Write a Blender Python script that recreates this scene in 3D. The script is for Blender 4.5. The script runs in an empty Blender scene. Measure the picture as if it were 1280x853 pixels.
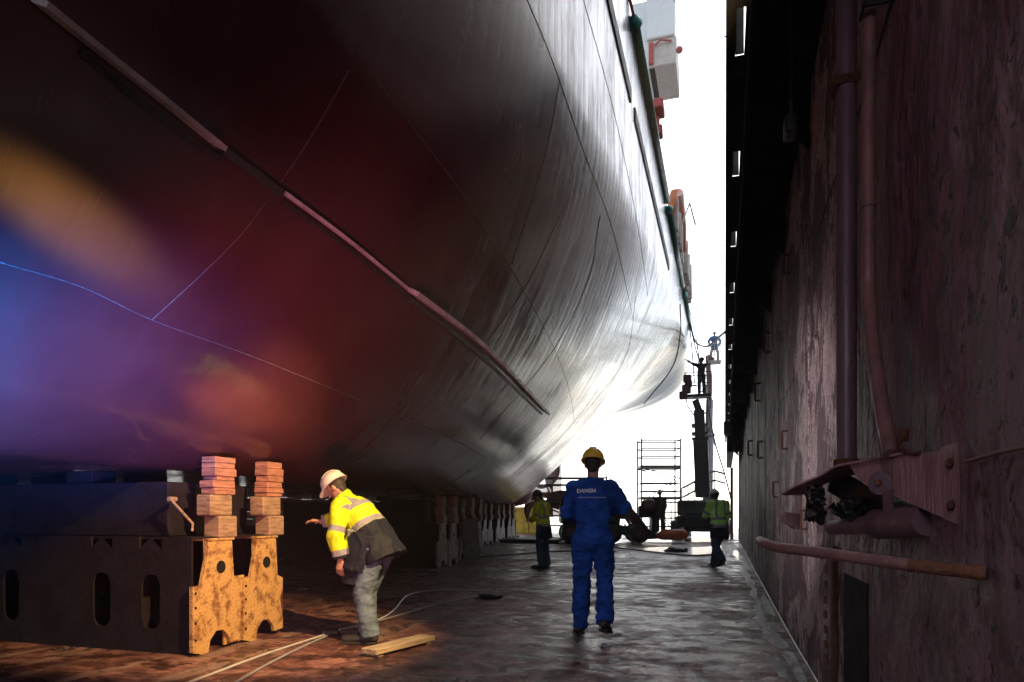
import bpy, bmesh, math, random
from mathutils import Vector, Matrix, noise
from mathutils.bvhtree import BVHTree
random.seed(7)
R = math.radians
scn = bpy.context.scene
COL = scn.collection

# ------------------------------------------------------------------ camera / world / sun
CAMH, FPX, YAW = 1.18, 850.0, R(17.37)
S_, C_ = math.sin(YAW), math.cos(YAW)
cam_d = bpy.data.cameras.new('camera')
cam = bpy.data.objects.new('camera', cam_d); COL.objects.link(cam)
cam.location = (0, 0, CAMH); cam.rotation_euler = (R(90), 0, YAW)
cam_d.sensor_width = 36; cam_d.lens = FPX / 1280 * 36
cam_d.shift_y = 216.5 / 1280; cam_d.clip_start = 0.02; cam_d.clip_end = 3000
scn.camera = cam
scn.cycles.use_denoising = True
scn.cycles.max_bounces = 8
scn.cycles.sample_clamp_indirect = 6

SUN_EL, SUN_AZ = R(40), R(-13)          # direction towards the sun, azimuth from +Y towards +X
w = bpy.data.worlds.new('World'); scn.world = w; w.use_nodes = True
nt = w.node_tree
sky = nt.nodes.new('ShaderNodeTexSky'); sky.sky_type = 'NISHITA'; sky.sun_disc = False
sky.sun_elevation = SUN_EL; sky.sun_rotation = SUN_AZ
sky.air_density = 1.0; sky.dust_density = 1.3; sky.ozone_density = 2.2
bg = nt.nodes['Background']; bg.inputs['Strength'].default_value = 0.15
hs = nt.nodes.new('ShaderNodeHueSaturation'); hs.inputs['Saturation'].default_value = .45
nt.links.new(sky.outputs[0], hs.inputs['Color']); nt.links.new(hs.outputs[0], bg.inputs['Color'])
sd = bpy.data.lights.new('sun', 'SUN'); sun = bpy.data.objects.new('sun', sd); COL.objects.link(sun)
sd.energy = 2.0; sd.angle = R(1); sd.color = (1, .95, .88)
sv = Vector((math.sin(SUN_AZ)*math.cos(SUN_EL), math.cos(SUN_AZ)*math.cos(SUN_EL), math.sin(SUN_EL)))
sun.rotation_euler = sv.to_track_quat('Z', 'Y').to_euler()
vs = scn.view_settings
vs.view_transform = 'Standard'; vs.look = 'None'; vs.exposure = 1.2; vs.gamma = 1; vs.use_curve_mapping = False

def spot(name, loc, target, watts, color, size, blend=.8, radius=.08):
    d = bpy.data.lights.new(name, 'SPOT'); o = bpy.data.objects.new(name, d); COL.objects.link(o)
    o.location = loc; d.energy = watts; d.color = color; d.spot_size = R(size); d.spot_blend = blend
    d.shadow_soft_size = radius
    o.rotation_euler = (Vector(loc) - Vector(target)).to_track_quat('Z', 'Y').to_euler()
    return o
# dock work lamp and camera flash, plus added spots for flare and fill
spot('work_lamp_light', (.30, 3.3, 3.95), (-3.75, 5.2, .75), 1250, (1, .66, .28), 36, .6, .05)
spot('hull_glow_fill', (-1.6, 2.4, .3), (-4.2, 5.2, 2.3), 150, (1, .30, .40), 84, 1, .15)  # added spot without a fixture, gives the hull its red glow
spot('blue_flare_spot', (-2.2, .4, .5), (-3.6, 2.3, 1.65), 2000, (.03, .24, 1), 42, 1, .12)  # added, stands in for the blue lens flare over the hull
spot('amber_flare_spot', (-1.7, -.9, 2.5), (-2.87, 1.8, 2.66), 1900, (.65, 1, .25), 7, 1, .08)  # added in place of the yellow flare streak
spot('ember_flare_spot', (-2.3, .9, 1.3), (-4.0, 5.1, 2.2), 900, (1, .80, .10), 9, 1, .08)  # added in place of the orange flare smear above the blocks
spot('flash_light', (-.4, -1.2, 2.9), (.15, 6.0, .9), 34, (1, .86, .88), 64, .9, .35)
spot('wall_fill', (-2.2, .9, 2.4), (.62, 6.2, 1.7), 360, (1, .84, .88), 27, .9, .12)  # added fill that brightens the middle of the dock wall

# ------------------------------------------------------------------ projection helpers (photo pixel -> world metres)
def P(px, py, fwd):
    lat = (px - 640) / FPX * fwd
    return Vector((-fwd*S_ + lat*C_, fwd*C_ + lat*S_, CAMH + (643 - py)/FPX*fwd))
def G(px, py):
    p = P(px, py, CAMH*FPX/(py - 643)); p.z = 0; return p
def PX(px, py, X):
    return P(px, py, X / (-S_ + (px - 640)/FPX*C_))

# ------------------------------------------------------------------ materials
MATS = {}
def mat(name, col, rough=.6, metal=0., var=.25, scale=6., bump=.1, bscale=None, stretch=(1, 1, 1), col2=None, thr=None, spec=.5, rvar=.15, coat=0):
    if name in MATS: return MATS[name]
    m = bpy.data.materials.new(name); m.use_nodes = True; n = m.node_tree; L = n.links
    b = n.nodes['Principled BSDF']
    tc = n.nodes.new('ShaderNodeTexCoord'); mp = n.nodes.new('ShaderNodeMapping'); L.new(tc.outputs['Object'], mp.inputs[0])
    mp.inputs['Scale'].default_value = stretch
    nz = n.nodes.new('ShaderNodeTexNoise'); nz.inputs['Scale'].default_value = scale; nz.inputs['Detail'].default_value = 8; nz.inputs['Roughness'].default_value = .65
    L.new(mp.outputs[0], nz.inputs['Vector'])
    rp = n.nodes.new('ShaderNodeValToRGB'); L.new(nz.outputs[0], rp.inputs[0])
    c2 = col2 or tuple(c*(1-var*1.6) for c in col); c1 = tuple(min(1, c*(1+var)) for c in col) if not col2 else col
    lo, hi = thr or (.32, .68)
    rp.color_ramp.elements[0].position = lo; rp.color_ramp.elements[1].position = hi
    rp.color_ramp.elements[0].color = (*c2, 1); rp.color_ramp.elements[1].color = (*c1, 1)
    L.new(rp.outputs[0], b.inputs['Base Color'])
    mr = n.nodes.new('ShaderNodeMapRange'); L.new(nz.outputs[0], mr.inputs[0])
    mr.inputs[1].default_value = .3; mr.inputs[2].default_value = .7; mr.inputs[3].default_value = min(1, rough+rvar); mr.inputs[4].default_value = max(.02, rough-rvar)
    L.new(mr.outputs[0], b.inputs['Roughness'])
    b.inputs['Metallic'].default_value = metal; b.inputs['Specular IOR Level'].default_value = spec
    b.inputs['Coat Weight'].default_value = coat
    if bump:
        n2 = n.nodes.new('ShaderNodeTexNoise'); n2.inputs['Scale'].default_value = bscale or scale*5; n2.inputs['Detail'].default_value = 6
        L.new(mp.outputs[0], n2.inputs['Vector'])
        bp = n.nodes.new('ShaderNodeBump'); bp.inputs['Strength'].default_value = bump; bp.inputs['Distance'].default_value = .02
        L.new(n2.outputs[0], bp.inputs['Height']); L.new(bp.outputs[0], b.inputs['Normal'])
    MATS[name] = m; return m

class NB:      # small node-building helper
    def __init__(s, name):
        s.m = bpy.data.materials.new(name); s.m.use_nodes = True; s.n = s.m.node_tree; s.L = s.n.links
        s.b = s.n.nodes['Principled BSDF']; s.tc = s.n.nodes.new('ShaderNodeTexCoord')
    def mapping(s, scale, rot=(0,0,0), src='Object'):
        mp = s.n.nodes.new('ShaderNodeMapping'); mp.inputs['Scale'].default_value = scale; mp.inputs['Rotation'].default_value = rot
        s.L.new(s.tc.outputs[src], mp.inputs[0]); return mp.outputs[0]
    def noise(s, vec, scale, detail=8, rough=.6, dist=0):
        q = s.n.nodes.new('ShaderNodeTexNoise'); q.inputs['Scale'].default_value = scale; q.inputs['Detail'].default_value = detail
        q.inputs['Roughness'].default_value = rough; q.inputs['Distortion'].default_value = dist; s.L.new(vec, q.inputs['Vector']); return q.outputs[0]
    def ramp(s, f, stops):
        r = s.n.nodes.new('ShaderNodeValToRGB'); e = r.color_ramp.elements
        while len(e) < len(stops): e.new(.5)
        for i, (p, c) in enumerate(stops):
            e[i].position = p; e[i].color = (*c, 1) if not isinstance(c, (int, float)) else (c, c, c, 1)
        s.L.new(f, r.inputs[0]); return r.outputs[0]
    def mix(s, f, a, b, mode='MIX'):
        q = s.n.nodes.new('ShaderNodeMix'); q.data_type = 'RGBA'; q.blend_type = mode
        for i, v in ((0, f), (6, a), (7, b)):
            if isinstance(v, (int, float)): q.inputs[i].default_value = v
            elif isinstance(v, tuple): q.inputs[i].default_value = (*v, 1)
            else: s.L.new(v, q.inputs[i])
        return q.outputs[2]
    def math(s, op, a, b=0., c=None):
        q = s.n.nodes.new('ShaderNodeMath'); q.operation = op
        for i, v in enumerate((a, b) if c is None else (a, b, c)):
            if isinstance(v, (int, float)): q.inputs[i].default_value = v
            else: s.L.new(v, q.inputs[i])
        return q.outputs[0]
    def mr(s, f, a, b, c, d):
        q = s.n.nodes.new('ShaderNodeMapRange'); s.L.new(f, q.inputs[0])
        for i, v in enumerate((a, b, c, d)): q.inputs[i+1].default_value = v
        return q.outputs[0]
    def sep(s, vec):
        q = s.n.nodes.new('ShaderNodeSeparateXYZ'); s.L.new(vec, q.inputs[0]); return q.outputs
    def bump(s, h, strength, dist, normal=None):
        q = s.n.nodes.new('ShaderNodeBump'); q.inputs['Strength'].default_value = strength; q.inputs['Distance'].default_value = dist
        s.L.new(h, q.inputs['Height'])
        if normal is not None: s.L.new(normal, q.inputs['Normal'])
        return q.outputs[0]
    def out(s, col=None, rough=None, nrm=None, metal=None, spec=None):
        for k, v in (('Base Color', col), ('Roughness', rough), ('Normal', nrm), ('Metallic', metal), ('Specular IOR Level', spec)):
            if v is None: continue
            if isinstance(v, (int, float)): s.b.inputs[k].default_value = v
            else: s.L.new(v, s.b.inputs[k])
        return s.m

def hull_material():
    k = NB('hull_paint')
    o = k.sep(k.tc.outputs['Object'])
    zn = k.math('ADD', o[2], k.math('MULTIPLY', k.noise(k.mapping((.2, .3, .2)), 1.0), 1.6))
    up = k.mr(zn, 4.7, 6.2, 0, 1)
    big = k.noise(k.mapping((.5, .5, .5)), 1.2, 6)
    streak = k.noise(k.mapping((.25, 1.0, .25)), 1.2, 5, .5, .8)
    fine = k.noise(k.mapping((1.2, 4, 1.2)), 2.2, 8, .6)
    red = k.ramp(big, [(.25, (.070, .018, .021)), (.5, (.115, .030, .034)), (.75, (.150, .05, .05))])
    blue = k.ramp(big, [(.3, (.010, .012, .018)), (.7, (.022, .027, .038))])
    base = k.mix(up, red, blue)
    wear = k.ramp(k.math('MULTIPLY', streak, k.mr(o[1], 6, 20, .7, 1.1)), [(.50, 0), (.72, .5)])
    base = k.mix(wear, base, (.15, .090, .085))
    rough = k.math('ADD', k.mr(streak, .3, .7, .11, .27), k.mr(fine, .3, .7, -.06, .08))
    # plating pulled in between the frames, and the spray/streak relief
    wv = k.math('SINE', k.math('MULTIPLY', o[1], 2*math.pi/.72))
    wv = k.math('POWER', k.math('ABSOLUTE', wv), .5)
    n1 = k.bump(wv, .06, .02)
    n2 = k.bump(streak, .065, .05, n1)
    n3 = k.bump(k.noise(k.mapping((1, 1, 1)), 30, 4), .05, .008, n2)
    return k.out(base, rough, n3, spec=.36)

def wall_material():
    k = NB('wing_wall_paint')
    o = k.sep(k.tc.outputs['Object'])
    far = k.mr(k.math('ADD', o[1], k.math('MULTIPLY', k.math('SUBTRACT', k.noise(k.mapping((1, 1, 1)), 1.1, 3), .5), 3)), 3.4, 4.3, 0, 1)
    big = k.noise(k.mapping((1, 1, .6)), .9, 5, .6, .4)
    patch = k.noise(k.mapping((1, 1.5, .8)), 4.2, 13, .66, .8)
    flake = k.noise(k.mapping((1, 1.2, .85)), 15, 10, .75, .5)
    pit = k.noise(k.mapping((1, 1, .8)), 34, 6, .7)
    drip = k.noise(k.mapping((1, 3, .35)), 1.5, 8, .6, .5)
    c = k.ramp(big, [(.34, (.14, .105, .12)), (.5, (.20, .095, .125)), (.64, (.26, .17, .195))])
    c = k.mix(k.ramp(drip, [(.50, 0), (.70, .5)]), c, (.07, .035, .045))
    big2 = k.noise(k.mapping((1, .8, .8), (.3, 0, 0)), 1.6, 4, .5, .6)
    pe = k.math('ADD', k.math('MULTIPLY', big2, .42), k.math('ADD', k.math('MULTIPLY', patch, .38), k.math('MULTIPLY', flake, .20)))
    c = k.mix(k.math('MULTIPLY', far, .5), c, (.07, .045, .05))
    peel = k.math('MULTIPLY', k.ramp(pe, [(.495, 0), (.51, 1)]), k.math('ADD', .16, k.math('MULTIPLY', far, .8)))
    c = k.mix(peel, c, k.ramp(flake, [(.40, (.34, .25, .26)), (.56, (.72, .60, .60))]))
    hole = k.ramp(k.math('ADD', k.math('MULTIPLY', flake, .7), k.math('MULTIPLY', patch, .3)), [(.545, 0), (.565, 1)])
    c = k.mix(k.math('MULTIPLY', hole, .8), c, (.035, .014, .012))
    c = k.mix(k.ramp(pit, [(.62, 0), (.66, .7)]), c, (.04, .016, .012))
    n1 = k.bump(pit, .25, .006); n2 = k.bump(peel, .5, .006, n1); n4 = k.bump(hole, .8, -.008, n2)
    n3 = k.bump(k.noise(k.mapping((1, 1, .8)), 3.5, 4, .5), 1.0, .14, n4)
    return k.out(c, k.mr(flake, .3, .7, .75, .5), n3, spec=.3)

def floor_material():
    k = NB('dock_floor_paint')
    lane = k.noise(k.mapping((2.2, .35, 1)), 1.5, 10, .65, .5)
    cross = k.noise(k.mapping((1.0, 1.5, 1), (0, 0, .12)), 2.6, 13, .78, .7)
    big = k.noise(k.mapping((.5, .5, 1)), 1.0, 7, .6, .4)
    blot = k.noise(k.mapping((1, 1, 1)), 3.2, 12, .72, .5)
    grit = k.noise(k.mapping((1, 1, 1)), 22, 8, .75)
    o = k.sep(k.tc.outputs['Object'])
    c = k.ramp(cross, [(.40, (.034, .012, .011)), (.5, (.155, .060, .050)), (.60, (.36, .175, .15))])
    c = k.mix(k.ramp(lane, [(.52, 0), (.58, .65)]), c, (.34, .22, .18))
    c = k.mix(k.ramp(blot, [(.52, 0), (.56, .8)]), c, (.032, .012, .011))
    c = k.mix(k.ramp(grit, [(.58, 0), (.64, .8)]), c, (.02, .009, .008))
    c = k.mix(k.ramp(big, [(.5, 0), (.62, .5)]), c, (.045, .018, .018))
    # weld joints of the deck plates
    def joint(v, pitch, off):
        fr = k.math('FRACT', k.math('MULTIPLY', k.math('ADD', v, off), 1/pitch))
        return k.math('LESS_THAN', k.math('ABSOLUTE', k.math('SUBTRACT', fr, .5)), .006/pitch*.9)
    j1 = k.math('MAXIMUM', joint(o[1], 2.4, .3), joint(o[0], 5.6, 1.1))
    c = k.mix(k.math('MULTIPLY', j1, .6), c, (.24, .17, .16))
    wet = k.math('ADD', k.math('MULTIPLY', cross, .35), k.math('ADD', k.math('MULTIPLY', big, .3), k.math('MULTIPLY', blot, .35)))
    rough = k.math('ADD', k.mr(wet, .45, .55, .68, .12), k.mr(grit, .35, .65, -.06, .12))
    n1 = k.bump(grit, .6, .012)
    n2 = k.bump(blot, .5, .02, n1)
    n3 = k.bump(cross, .6, .04, n2)
    n4 = k.bump(j1, .5, .008, n3)
    return k.out(c, rough, n4, spec=.42)

M = dict(
    hull=hull_material(), wall=wall_material(), floor=floor_material(),
    weld=mat('weld_seam', (.22, .15, .15), .95, 0, spec=.1, scale=20, bump=.4),
    seam_dark=mat('seam_dark', (.06, .03, .03), .5, 0, scale=20, bump=.4),
    keel=mat('sunlit_keel_tone', (.85, .66, .70), .4, 0, scale=5, bump=.2),  # pale pink carries the sunlight on the keel bar
    steel_dark=mat('dark_girder_steel', (.013, .008, .013), .8, 0, spec=.2, scale=4, bump=.35),
    bracket_y=mat('worn_lit_bracket', (.50, .30, .11), .5, 0, scale=9, bump=.7, bscale=40, col2=(.20, .09, .035), thr=(.38, .52)),  # worn steel with the lamp's yellow put into its colour
    timber=mat('old_timber', (.36, .23, .15), .8, 0, scale=6, bump=.6, stretch=(1, 1, 8), var=.35),
    timber_red=mat('red_lit_timber', (.46, .20, .14), .8, 0, scale=6, bump=.6, stretch=(1, 1, 8), var=.35),  # timber tinted red for the red light falling on the slats
    plank=mat('pale_plank', (.40, .30, .20), .75, 0, scale=3, bump=.5, stretch=(1, 12, 12), var=.3),
    black=mat('black_rubber', (.012, .012, .013), .45, 0, bump=.1),
    blk_metal=mat('black_steel', (.016, .014, .016), .5, .2, bump=.2),
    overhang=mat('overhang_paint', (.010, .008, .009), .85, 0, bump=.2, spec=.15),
    cream=mat('cream_lip', (.30, .33, .28), .6, 0),
    green=mat('green_pipe_paint', (.01, .16, .10), .4, 0),
    green_cap=mat('green_cap_paint', (.02, .32, .25), .4, 0),
    pipe_a=mat('mauve_pipe_paint', (.155, .085, .115), .45, 0, scale=5, bump=.25, stretch=(1, 1, .3)),
    pipe_b=mat('pink_pipe_paint', (.24, .11, .11), .5, 0, scale=9, bump=.4, stretch=(1, 1, .4)),
    bracket_p=mat('mauve_arm_paint', (.42, .24, .27), .5, 0, scale=4, bump=.4, stretch=(3, 3, .6), col2=(.17, .085, .095), thr=(.36, .50)),
    rust=mat('rusty_iron', (.12, .045, .025), .75, .2, scale=12, bump=.8),
    rusto=mat('orange_rust', (.22, .085, .045), .7, 0, scale=12, bump=.8),
    cable_w=mat('white_cable_rubber', (.42, .40, .40), .35, 0, var=.1, bump=.05),
    cable_g=mat('grey_hose_rubber', (.26, .25, .27), .35, 0, var=.1, bump=.05),
    white=mat('white_ship_paint', (.80, .79, .76), .4, 0, var=.05, bump=.05),
    cream_w=mat('cream_ship_paint', (.55, .48, .42), .5, 0, var=.1, bump=.05),
    red=mat('red_paint', (.42, .035, .03), .45, 0, var=.2),
    orange=mat('orange_paint', (.62, .17, .04), .45, 0, var=.2),
    glass=mat('dark_window_glass', (.02, .025, .03), .08, 0, bump=0, rvar=.02),
    bronze=mat('propeller_bronze', (.15, .06, .045), .4, .5, scale=2, bump=.1),
    alu=mat('scaffold_steel', (.06, .055, .055), .7, .1, bump=.1),
    boom=mat('grey_boom_paint', (.22, .21, .23), .45, 0, scale=3, bump=.1),
    boom_d=mat('dark_boom_paint', (.045, .038, .042), .5, 0, scale=3, bump=.1),
    maroon=mat('maroon_machine_paint', (.12, .035, .04), .45, 0, scale=3, bump=.1),
    dgreen=mat('dark_green_machine_paint', (.03, .06, .025), .45, 0, scale=3, bump=.1),
    yellow=mat('yellow_block_paint', (.80, .55, .03), .5, 0, scale=3, bump=.1),
    skin=mat('skin', (.42, .22, .15), .5, 0, scale=12, var=.12, bump=.1),
    hair=mat('dark_hair', (.03, .02, .015), .6, 0, bump=.3),
    denim=mat('denim_cloth', (.10, .14, .19), .85, 0, scale=9, bump=.5, bscale=120, var=.3),
    denim2=mat('blue_denim_cloth', (.035, .055, .10), .85, 0, scale=9, bump=.4, bscale=90, var=.3),
    bluecloth=mat('blue_overall_cloth', (.010, .070, .36), .8, 0, scale=5, bump=.4, bscale=70, var=.35, spec=.3),
    boot=mat('boot_leather', (.03, .026, .024), .5, 0, scale=9, bump=.4),
    sole=mat('boot_sole', (.02, .02, .02), .8, 0),
    helm_y=mat('yellow_helmet_shell', (.80, .50, .04), .35, 0, var=.08, bump=.03),
    helm_w=mat('white_helmet_shell', (.62, .58, .54), .35, 0, var=.08, bump=.03),
    helm_g=mat('grey_helmet_shell', (.16, .13, .12), .4, 0, var=.08, bump=.03),
    darkcloth=mat('dark_green_cloth', (.03, .038, .03), .85, 0, scale=5, bump=.4, bscale=60),
    blackcloth=mat('black_cloth', (.018, .018, .022), .85, 0, scale=5, bump=.4, bscale=60),
    whitecloth=mat('pale_work_cloth', (.55, .52, .48), .85, 0, scale=5, bump=.4, bscale=60),
    midblue=mat('mid_blue_cloth', (.06, .17, .36), .85, 0, scale=5, bump=.4, bscale=60),
    print=mat('white_print', (.75, .78, .82), .6, 0, var=.05, bump=0),
)
def water_mat():
    k = NB('wet_film'); n = k.noise(k.mapping((1, 1, 1)), 6, 4)
    n2 = k.noise(k.mapping((.6, 1.6, 1)), 14, 6)
    return k.out(None, k.mr(n2, .3, .7, .03, .12), k.bump(n2, .8, .03, k.bump(n, .6, .06)), spec=1.0)
M['water'] = water_mat(); M['water'].node_tree.nodes['Principled BSDF'].inputs['Base Color'].default_value = (.03, .022, .02, 1)

# hi-vis jacket: vertex attributes 'refl' (reflective tape) and 'dark' (navy part), signed distance > 0 inside
def hivis(name, main, dark):
    k = NB(name)
    def att(a):
        q = k.n.nodes.new('ShaderNodeAttribute'); q.attribute_name = a; return q.outputs['Fac']
    nz = k.noise(k.mapping((1, 1, 1)), 8, 6)
    c = k.mix(k.mr(nz, .35, .65, 0, .5), main, tuple(x*.62 for x in main))
    c = k.mix(k.math('GREATER_THAN', att('dark'), 0), c, dark)
    t = k.math('GREATER_THAN', att('refl'), 0)
    c = k.mix(t, c, (.24, .23, .26))
    nn = k.bump(k.noise(k.mapping((1, 1, 1)), 60, 4), .25, .004)
    return k.out(c, .7, nn, spec=.3)
M['hv_yellow'] = hivis('hivis_yellow_cloth', (.62, .72, .012), (.007, .009, .017))
M['hv_green'] = hivis('hivis_green_cloth', (.55, .95, .22), (.007, .009, .017))

# ------------------------------------------------------------------ mesh helpers
def obj(name, bm, m, parent=None, smooth=None, loc=None):
    me = bpy.data.meshes.new(name)
    bmesh.ops.recalc_face_normals(bm, faces=bm.faces)
    bm.to_mesh(me); bm.free()
    o = bpy.data.objects.new(name, me); COL.objects.link(o)
    for mm in (m if isinstance(m, (list, tuple)) else [m]): me.materials.append(mm)
    if parent is not None: o.parent = parent
    if loc is not None: o.location = loc
    if smooth:
        for p in me.polygons: p.use_smooth = True
        if smooth != True: me.set_sharp_from_angle(angle=R(smooth))
    return o
def tag(o, label, cat, group=None, kind=None):
    if label: o['label'] = label
    if cat: o['category'] = cat
    if group: o['group'] = group
    if kind: o['kind'] = kind
    return o
def thing(name, label, cat, loc=(0, 0, 0), rz=0, group=None):
    o = bpy.data.objects.new(name, None); COL.objects.link(o); o.location = loc; o.rotation_euler = (0, 0, rz)
    o.empty_display_size = .2
    return tag(o, label, cat, group)
def copy_tree(o, parent=None):
    c = o.copy(); COL.objects.link(c); c.parent = parent
    for ch in [x for x in bpy.data.objects if x.parent == o]: copy_tree(ch, c)
    return c
def BM(): return bmesh.new()
def box(bm, a, b, bev=0., rot=None, org=None, mi=0):
    a = Vector(a); b = Vector(b); c = (a+b)/2; d = b-a
    r = bmesh.ops.create_cube(bm, size=1)
    vs_ = r['verts']
    for v in vs_: v.co = Vector((v.co.x*d.x, v.co.y*d.y, v.co.z*d.z))
    if bev:
        es = list({e for v in vs_ for e in v.link_edges})
        q = bmesh.ops.bevel(bm, geom=es, offset=bev, segments=1, affect='EDGES')
        vs_ = list({v for f in q['faces'] for v in f.verts} | {v for v in vs_ if v.is_valid})
    mt = Matrix.Translation(c)
    if rot is not None: mt = mt @ rot
    for v in vs_: v.co = mt @ v.co
    return vs_
def bar(bm, a, b, wdt, hgt, up=(0, 0, 1), bev=0):
    a = Vector(a); b = Vector(b); d = b-a; L = d.length
    y = d.normalized(); x = y.cross(Vector(up))
    if x.length < 1e-4: x = y.cross(Vector((1, 0, 0)))
    x.normalize(); z = x.cross(y)
    m3 = Matrix((x, y, z)).transposed().to_4x4()
    return box(bm, (a+b)/2 - Vector((wdt, L, hgt))/2, (a+b)/2 + Vector((wdt, L, hgt))/2, bev, m3)
def tube(bm, pts, r, seg=8, cap=True, closed=False):
    pts = [Vector(p) for p in pts]; n = len(pts)
    rr = r if isinstance(r, (list, tuple)) else [r]*n
    t0 = (pts[1]-pts[0]).normalized(); u = t0.orthogonal().normalized()
    rings = []
    for i, p in enumerate(pts):
        t = (pts[min(i+1, n-1)] - pts[max(i-1, 0)]).normalized()
        u = (u - t*u.dot(t)).normalized(); v = t.cross(u)
        rings.append([bm.verts.new(p + (u*math.cos(2*math.pi*k/seg) + v*math.sin(2*math.pi*k/seg))*rr[i]) for k in range(seg)])
    for i in range(n-1):
        for k in range(seg):
            bm.faces.new((rings[i][k], rings[i][(k+1) % seg], rings[i+1][(k+1) % seg], rings[i+1][k]))
    if cap:
        bm.faces.new(rings[0][::-1]); bm.faces.new(rings[-1])
def catmull(pts, sub=6):
    pts = [Vector(p) for p in pts]; q = [pts[0]*2-pts[1]] + pts + [pts[-1]*2-pts[-2]]; out = []
    for i in range(1, len(q)-2):
        p0, p1, p2, p3 = q[i-1:i+3]
        for k in range(sub):
            t = k/sub
            out.append(.5*((2*p1) + (p2-p0)*t + (2*p0-5*p1+4*p2-p3)*t*t + (3*p1-p0-3*p2+p3)*t**3))
    out.append(pts[-1]); return out
def prism(bm, poly, axis, a, b):
    """poly of 2-d points extruded along axis ('x': poly is (y,z); 'y': (x,z); 'z': (x,y)) from a to b"""
    def mk(p, t): return {'x': (t, p[0], p[1]), 'y': (p[0], t, p[1]), 'z': (p[0], p[1], t)}[axis]
    v0 = [bm.verts.new(mk(p, a)) for p in poly]; v1 = [bm.verts.new(mk(p, b)) for p in poly]
    n = len(poly)
    for i in range(n): bm.faces.new((v0[i], v0[(i+1) % n], v1[(i+1) % n], v1[i]))
    bm.faces.new(v0[::-1]); bm.faces.new(v1)
def cyl(bm, a, b, r, r2=None, seg=16): tube(bm, [a, b], [r, r if r2 is None else r2], seg)
def single(name, fn, m, label, cat, group=None, smooth=None, parent=None):
    bm = BM(); fn(bm); o = obj(name, bm, m, parent, smooth); return tag(o, label, cat, group)

# ================================================================== SETTING
# dock floor
bm = BM(); bmesh.ops.create_grid(bm, x_segments=40, y_segments=60, size=1)
for v in bm.verts: v.co = Vector((v.co.x*17 - 11, v.co.y*36 + 22, 0))
tag(obj('dock_floor', bm, M['floor']), None, None, kind='structure')
# low slab edge under it and water beyond
bm = BM(); box(bm, (-28, -14, -2.0), (6, 58, -.012)); tag(obj('dock_pontoon', bm, M['steel_dark']), None, None, kind='structure')
mwater = mat('harbour_water_surface', (.05, .07, .08), .12, 0, scale=.3, bump=.3, bscale=.8)
bm = BM(); bmesh.ops.create_grid(bm, x_segments=2, y_segments=2, size=1500)
for v in bm.verts: v.co.z = -1.2
tag(obj('harbour_water', bm, mwater), None, None, kind='structure')

# dock wing wall ---------------------------------------------------
WX = .62; WY1 = 34.0
wall = thing('dock_wing_wall', 'rusty purple steel dock wall with dark overhanging walkway along the right side', 'wall', (WX, 0, 0))
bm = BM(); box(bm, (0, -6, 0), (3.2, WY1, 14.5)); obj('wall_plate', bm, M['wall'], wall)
bm = BM()
y = -5.2
while y < WY1:                       # plate butt straps / stiffener strips a few mm proud
    if y > 5.0: box(bm, (-.006, y, .02), (.004, y+.03, 4.35), .002)
    y += 2.9 + random.uniform(-.6, .8)
for z in (2.45,): box(bm, (-.005, 5, z), (.004, WY1-.1, z+.02), .002)
obj('plate_seam', bm, M['wall'], wall)
bm = BM()
box(bm, (-.60+.13, -5.9, 4.42), (-.002, WY1+.3, 4.52))      # deck
box(bm, (-.60+.13, -5.9, 4.16), (-.60+.155, WY1+.3, 4.42))
box(bm, (-.612, -5.9, 4.40), (-.595, WY1-2, 5.0))            # fascia
yy = -4.0
segs = []
box(bm, (-.595, -5.9, 4.405), (-.55, WY1-2, 4.425)); box(bm, (-.49, -5.9, 4.405), (-.471, WY1-2, 4.425))
f0 = 4.36
ys = [-5.9] 
k = -5
while True:
    a = f0/C_ + 0.0 + 1.80*k; k += 1
    if a > WY1-3: break
    box(bm, (-.55, ys[-1], 4.405), (-.49, a, 4.425)); ys.append(a+.50)
for i, q in enumerate(range(0, 16)): # knee brackets under the deck
    yb = 1.2+q*2.2
    prism(bm, [(-.46, 4.42), (0-.004, 4.42), (-.004, 3.95)], 'y', yb, yb+.03)
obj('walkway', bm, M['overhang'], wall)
bm = BM()
for a in ys[1:]:
    box(bm, (-.549, a-.5, 4.43), (-.543, a, 4.60)); box(bm, (-.543, a-.008, 4.43), (-.49, a, 4.80))
obj('slot_lip', bm, M['cream'], wall)
# fender nose at far end of walkway
bm = BM(); box(bm, (-.66, WY1-9.5, 3.95), (-.42, WY1-8.6, 4.40), .05); box(bm, (-.55, WY1-8.6, 3.4), (-.30, WY1+.3, 4.16), .03)
obj('fender_nose', bm, M['blk_metal'], wall)
bm = BM(); cyl(bm, (-.30, WY1+.1, 0), (-.30, WY1+.1, 3.4), .07, None, 10); obj('end_post', bm, M['pipe_b'], wall, True)
# flat black panel for the shade of a recess, and rusty edge strip low on the wall
bm = BM()
for (pa, pb, yt) in ((1056, 1086, 716),):
    A = PX(pa, 853, WX); B = PX(pb, 853, WX); T = PX(pa, yt, WX).z
    box(bm, (-.006, B.y, .05), (.012, A.y, T))
obj('recess_shade_panel', bm, M['overhang'], wall)
bm = BM()
A = PX(1034, 800, WX)
for q in range(9): box(bm, (-.018, A.y-.02, .14+q*.095), (-.002, A.y+.03, .19+q*.095), .004)
obj('tally_strip', bm, M['rusto'], wall)
bm = BM(); A = PX(1046, 800, WX); box(bm, (-.03, A.y-.05, .02), (.0, A.y+.04, 1.0), .006); obj('edge_bar', bm, M['rust'], wall)

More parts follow.
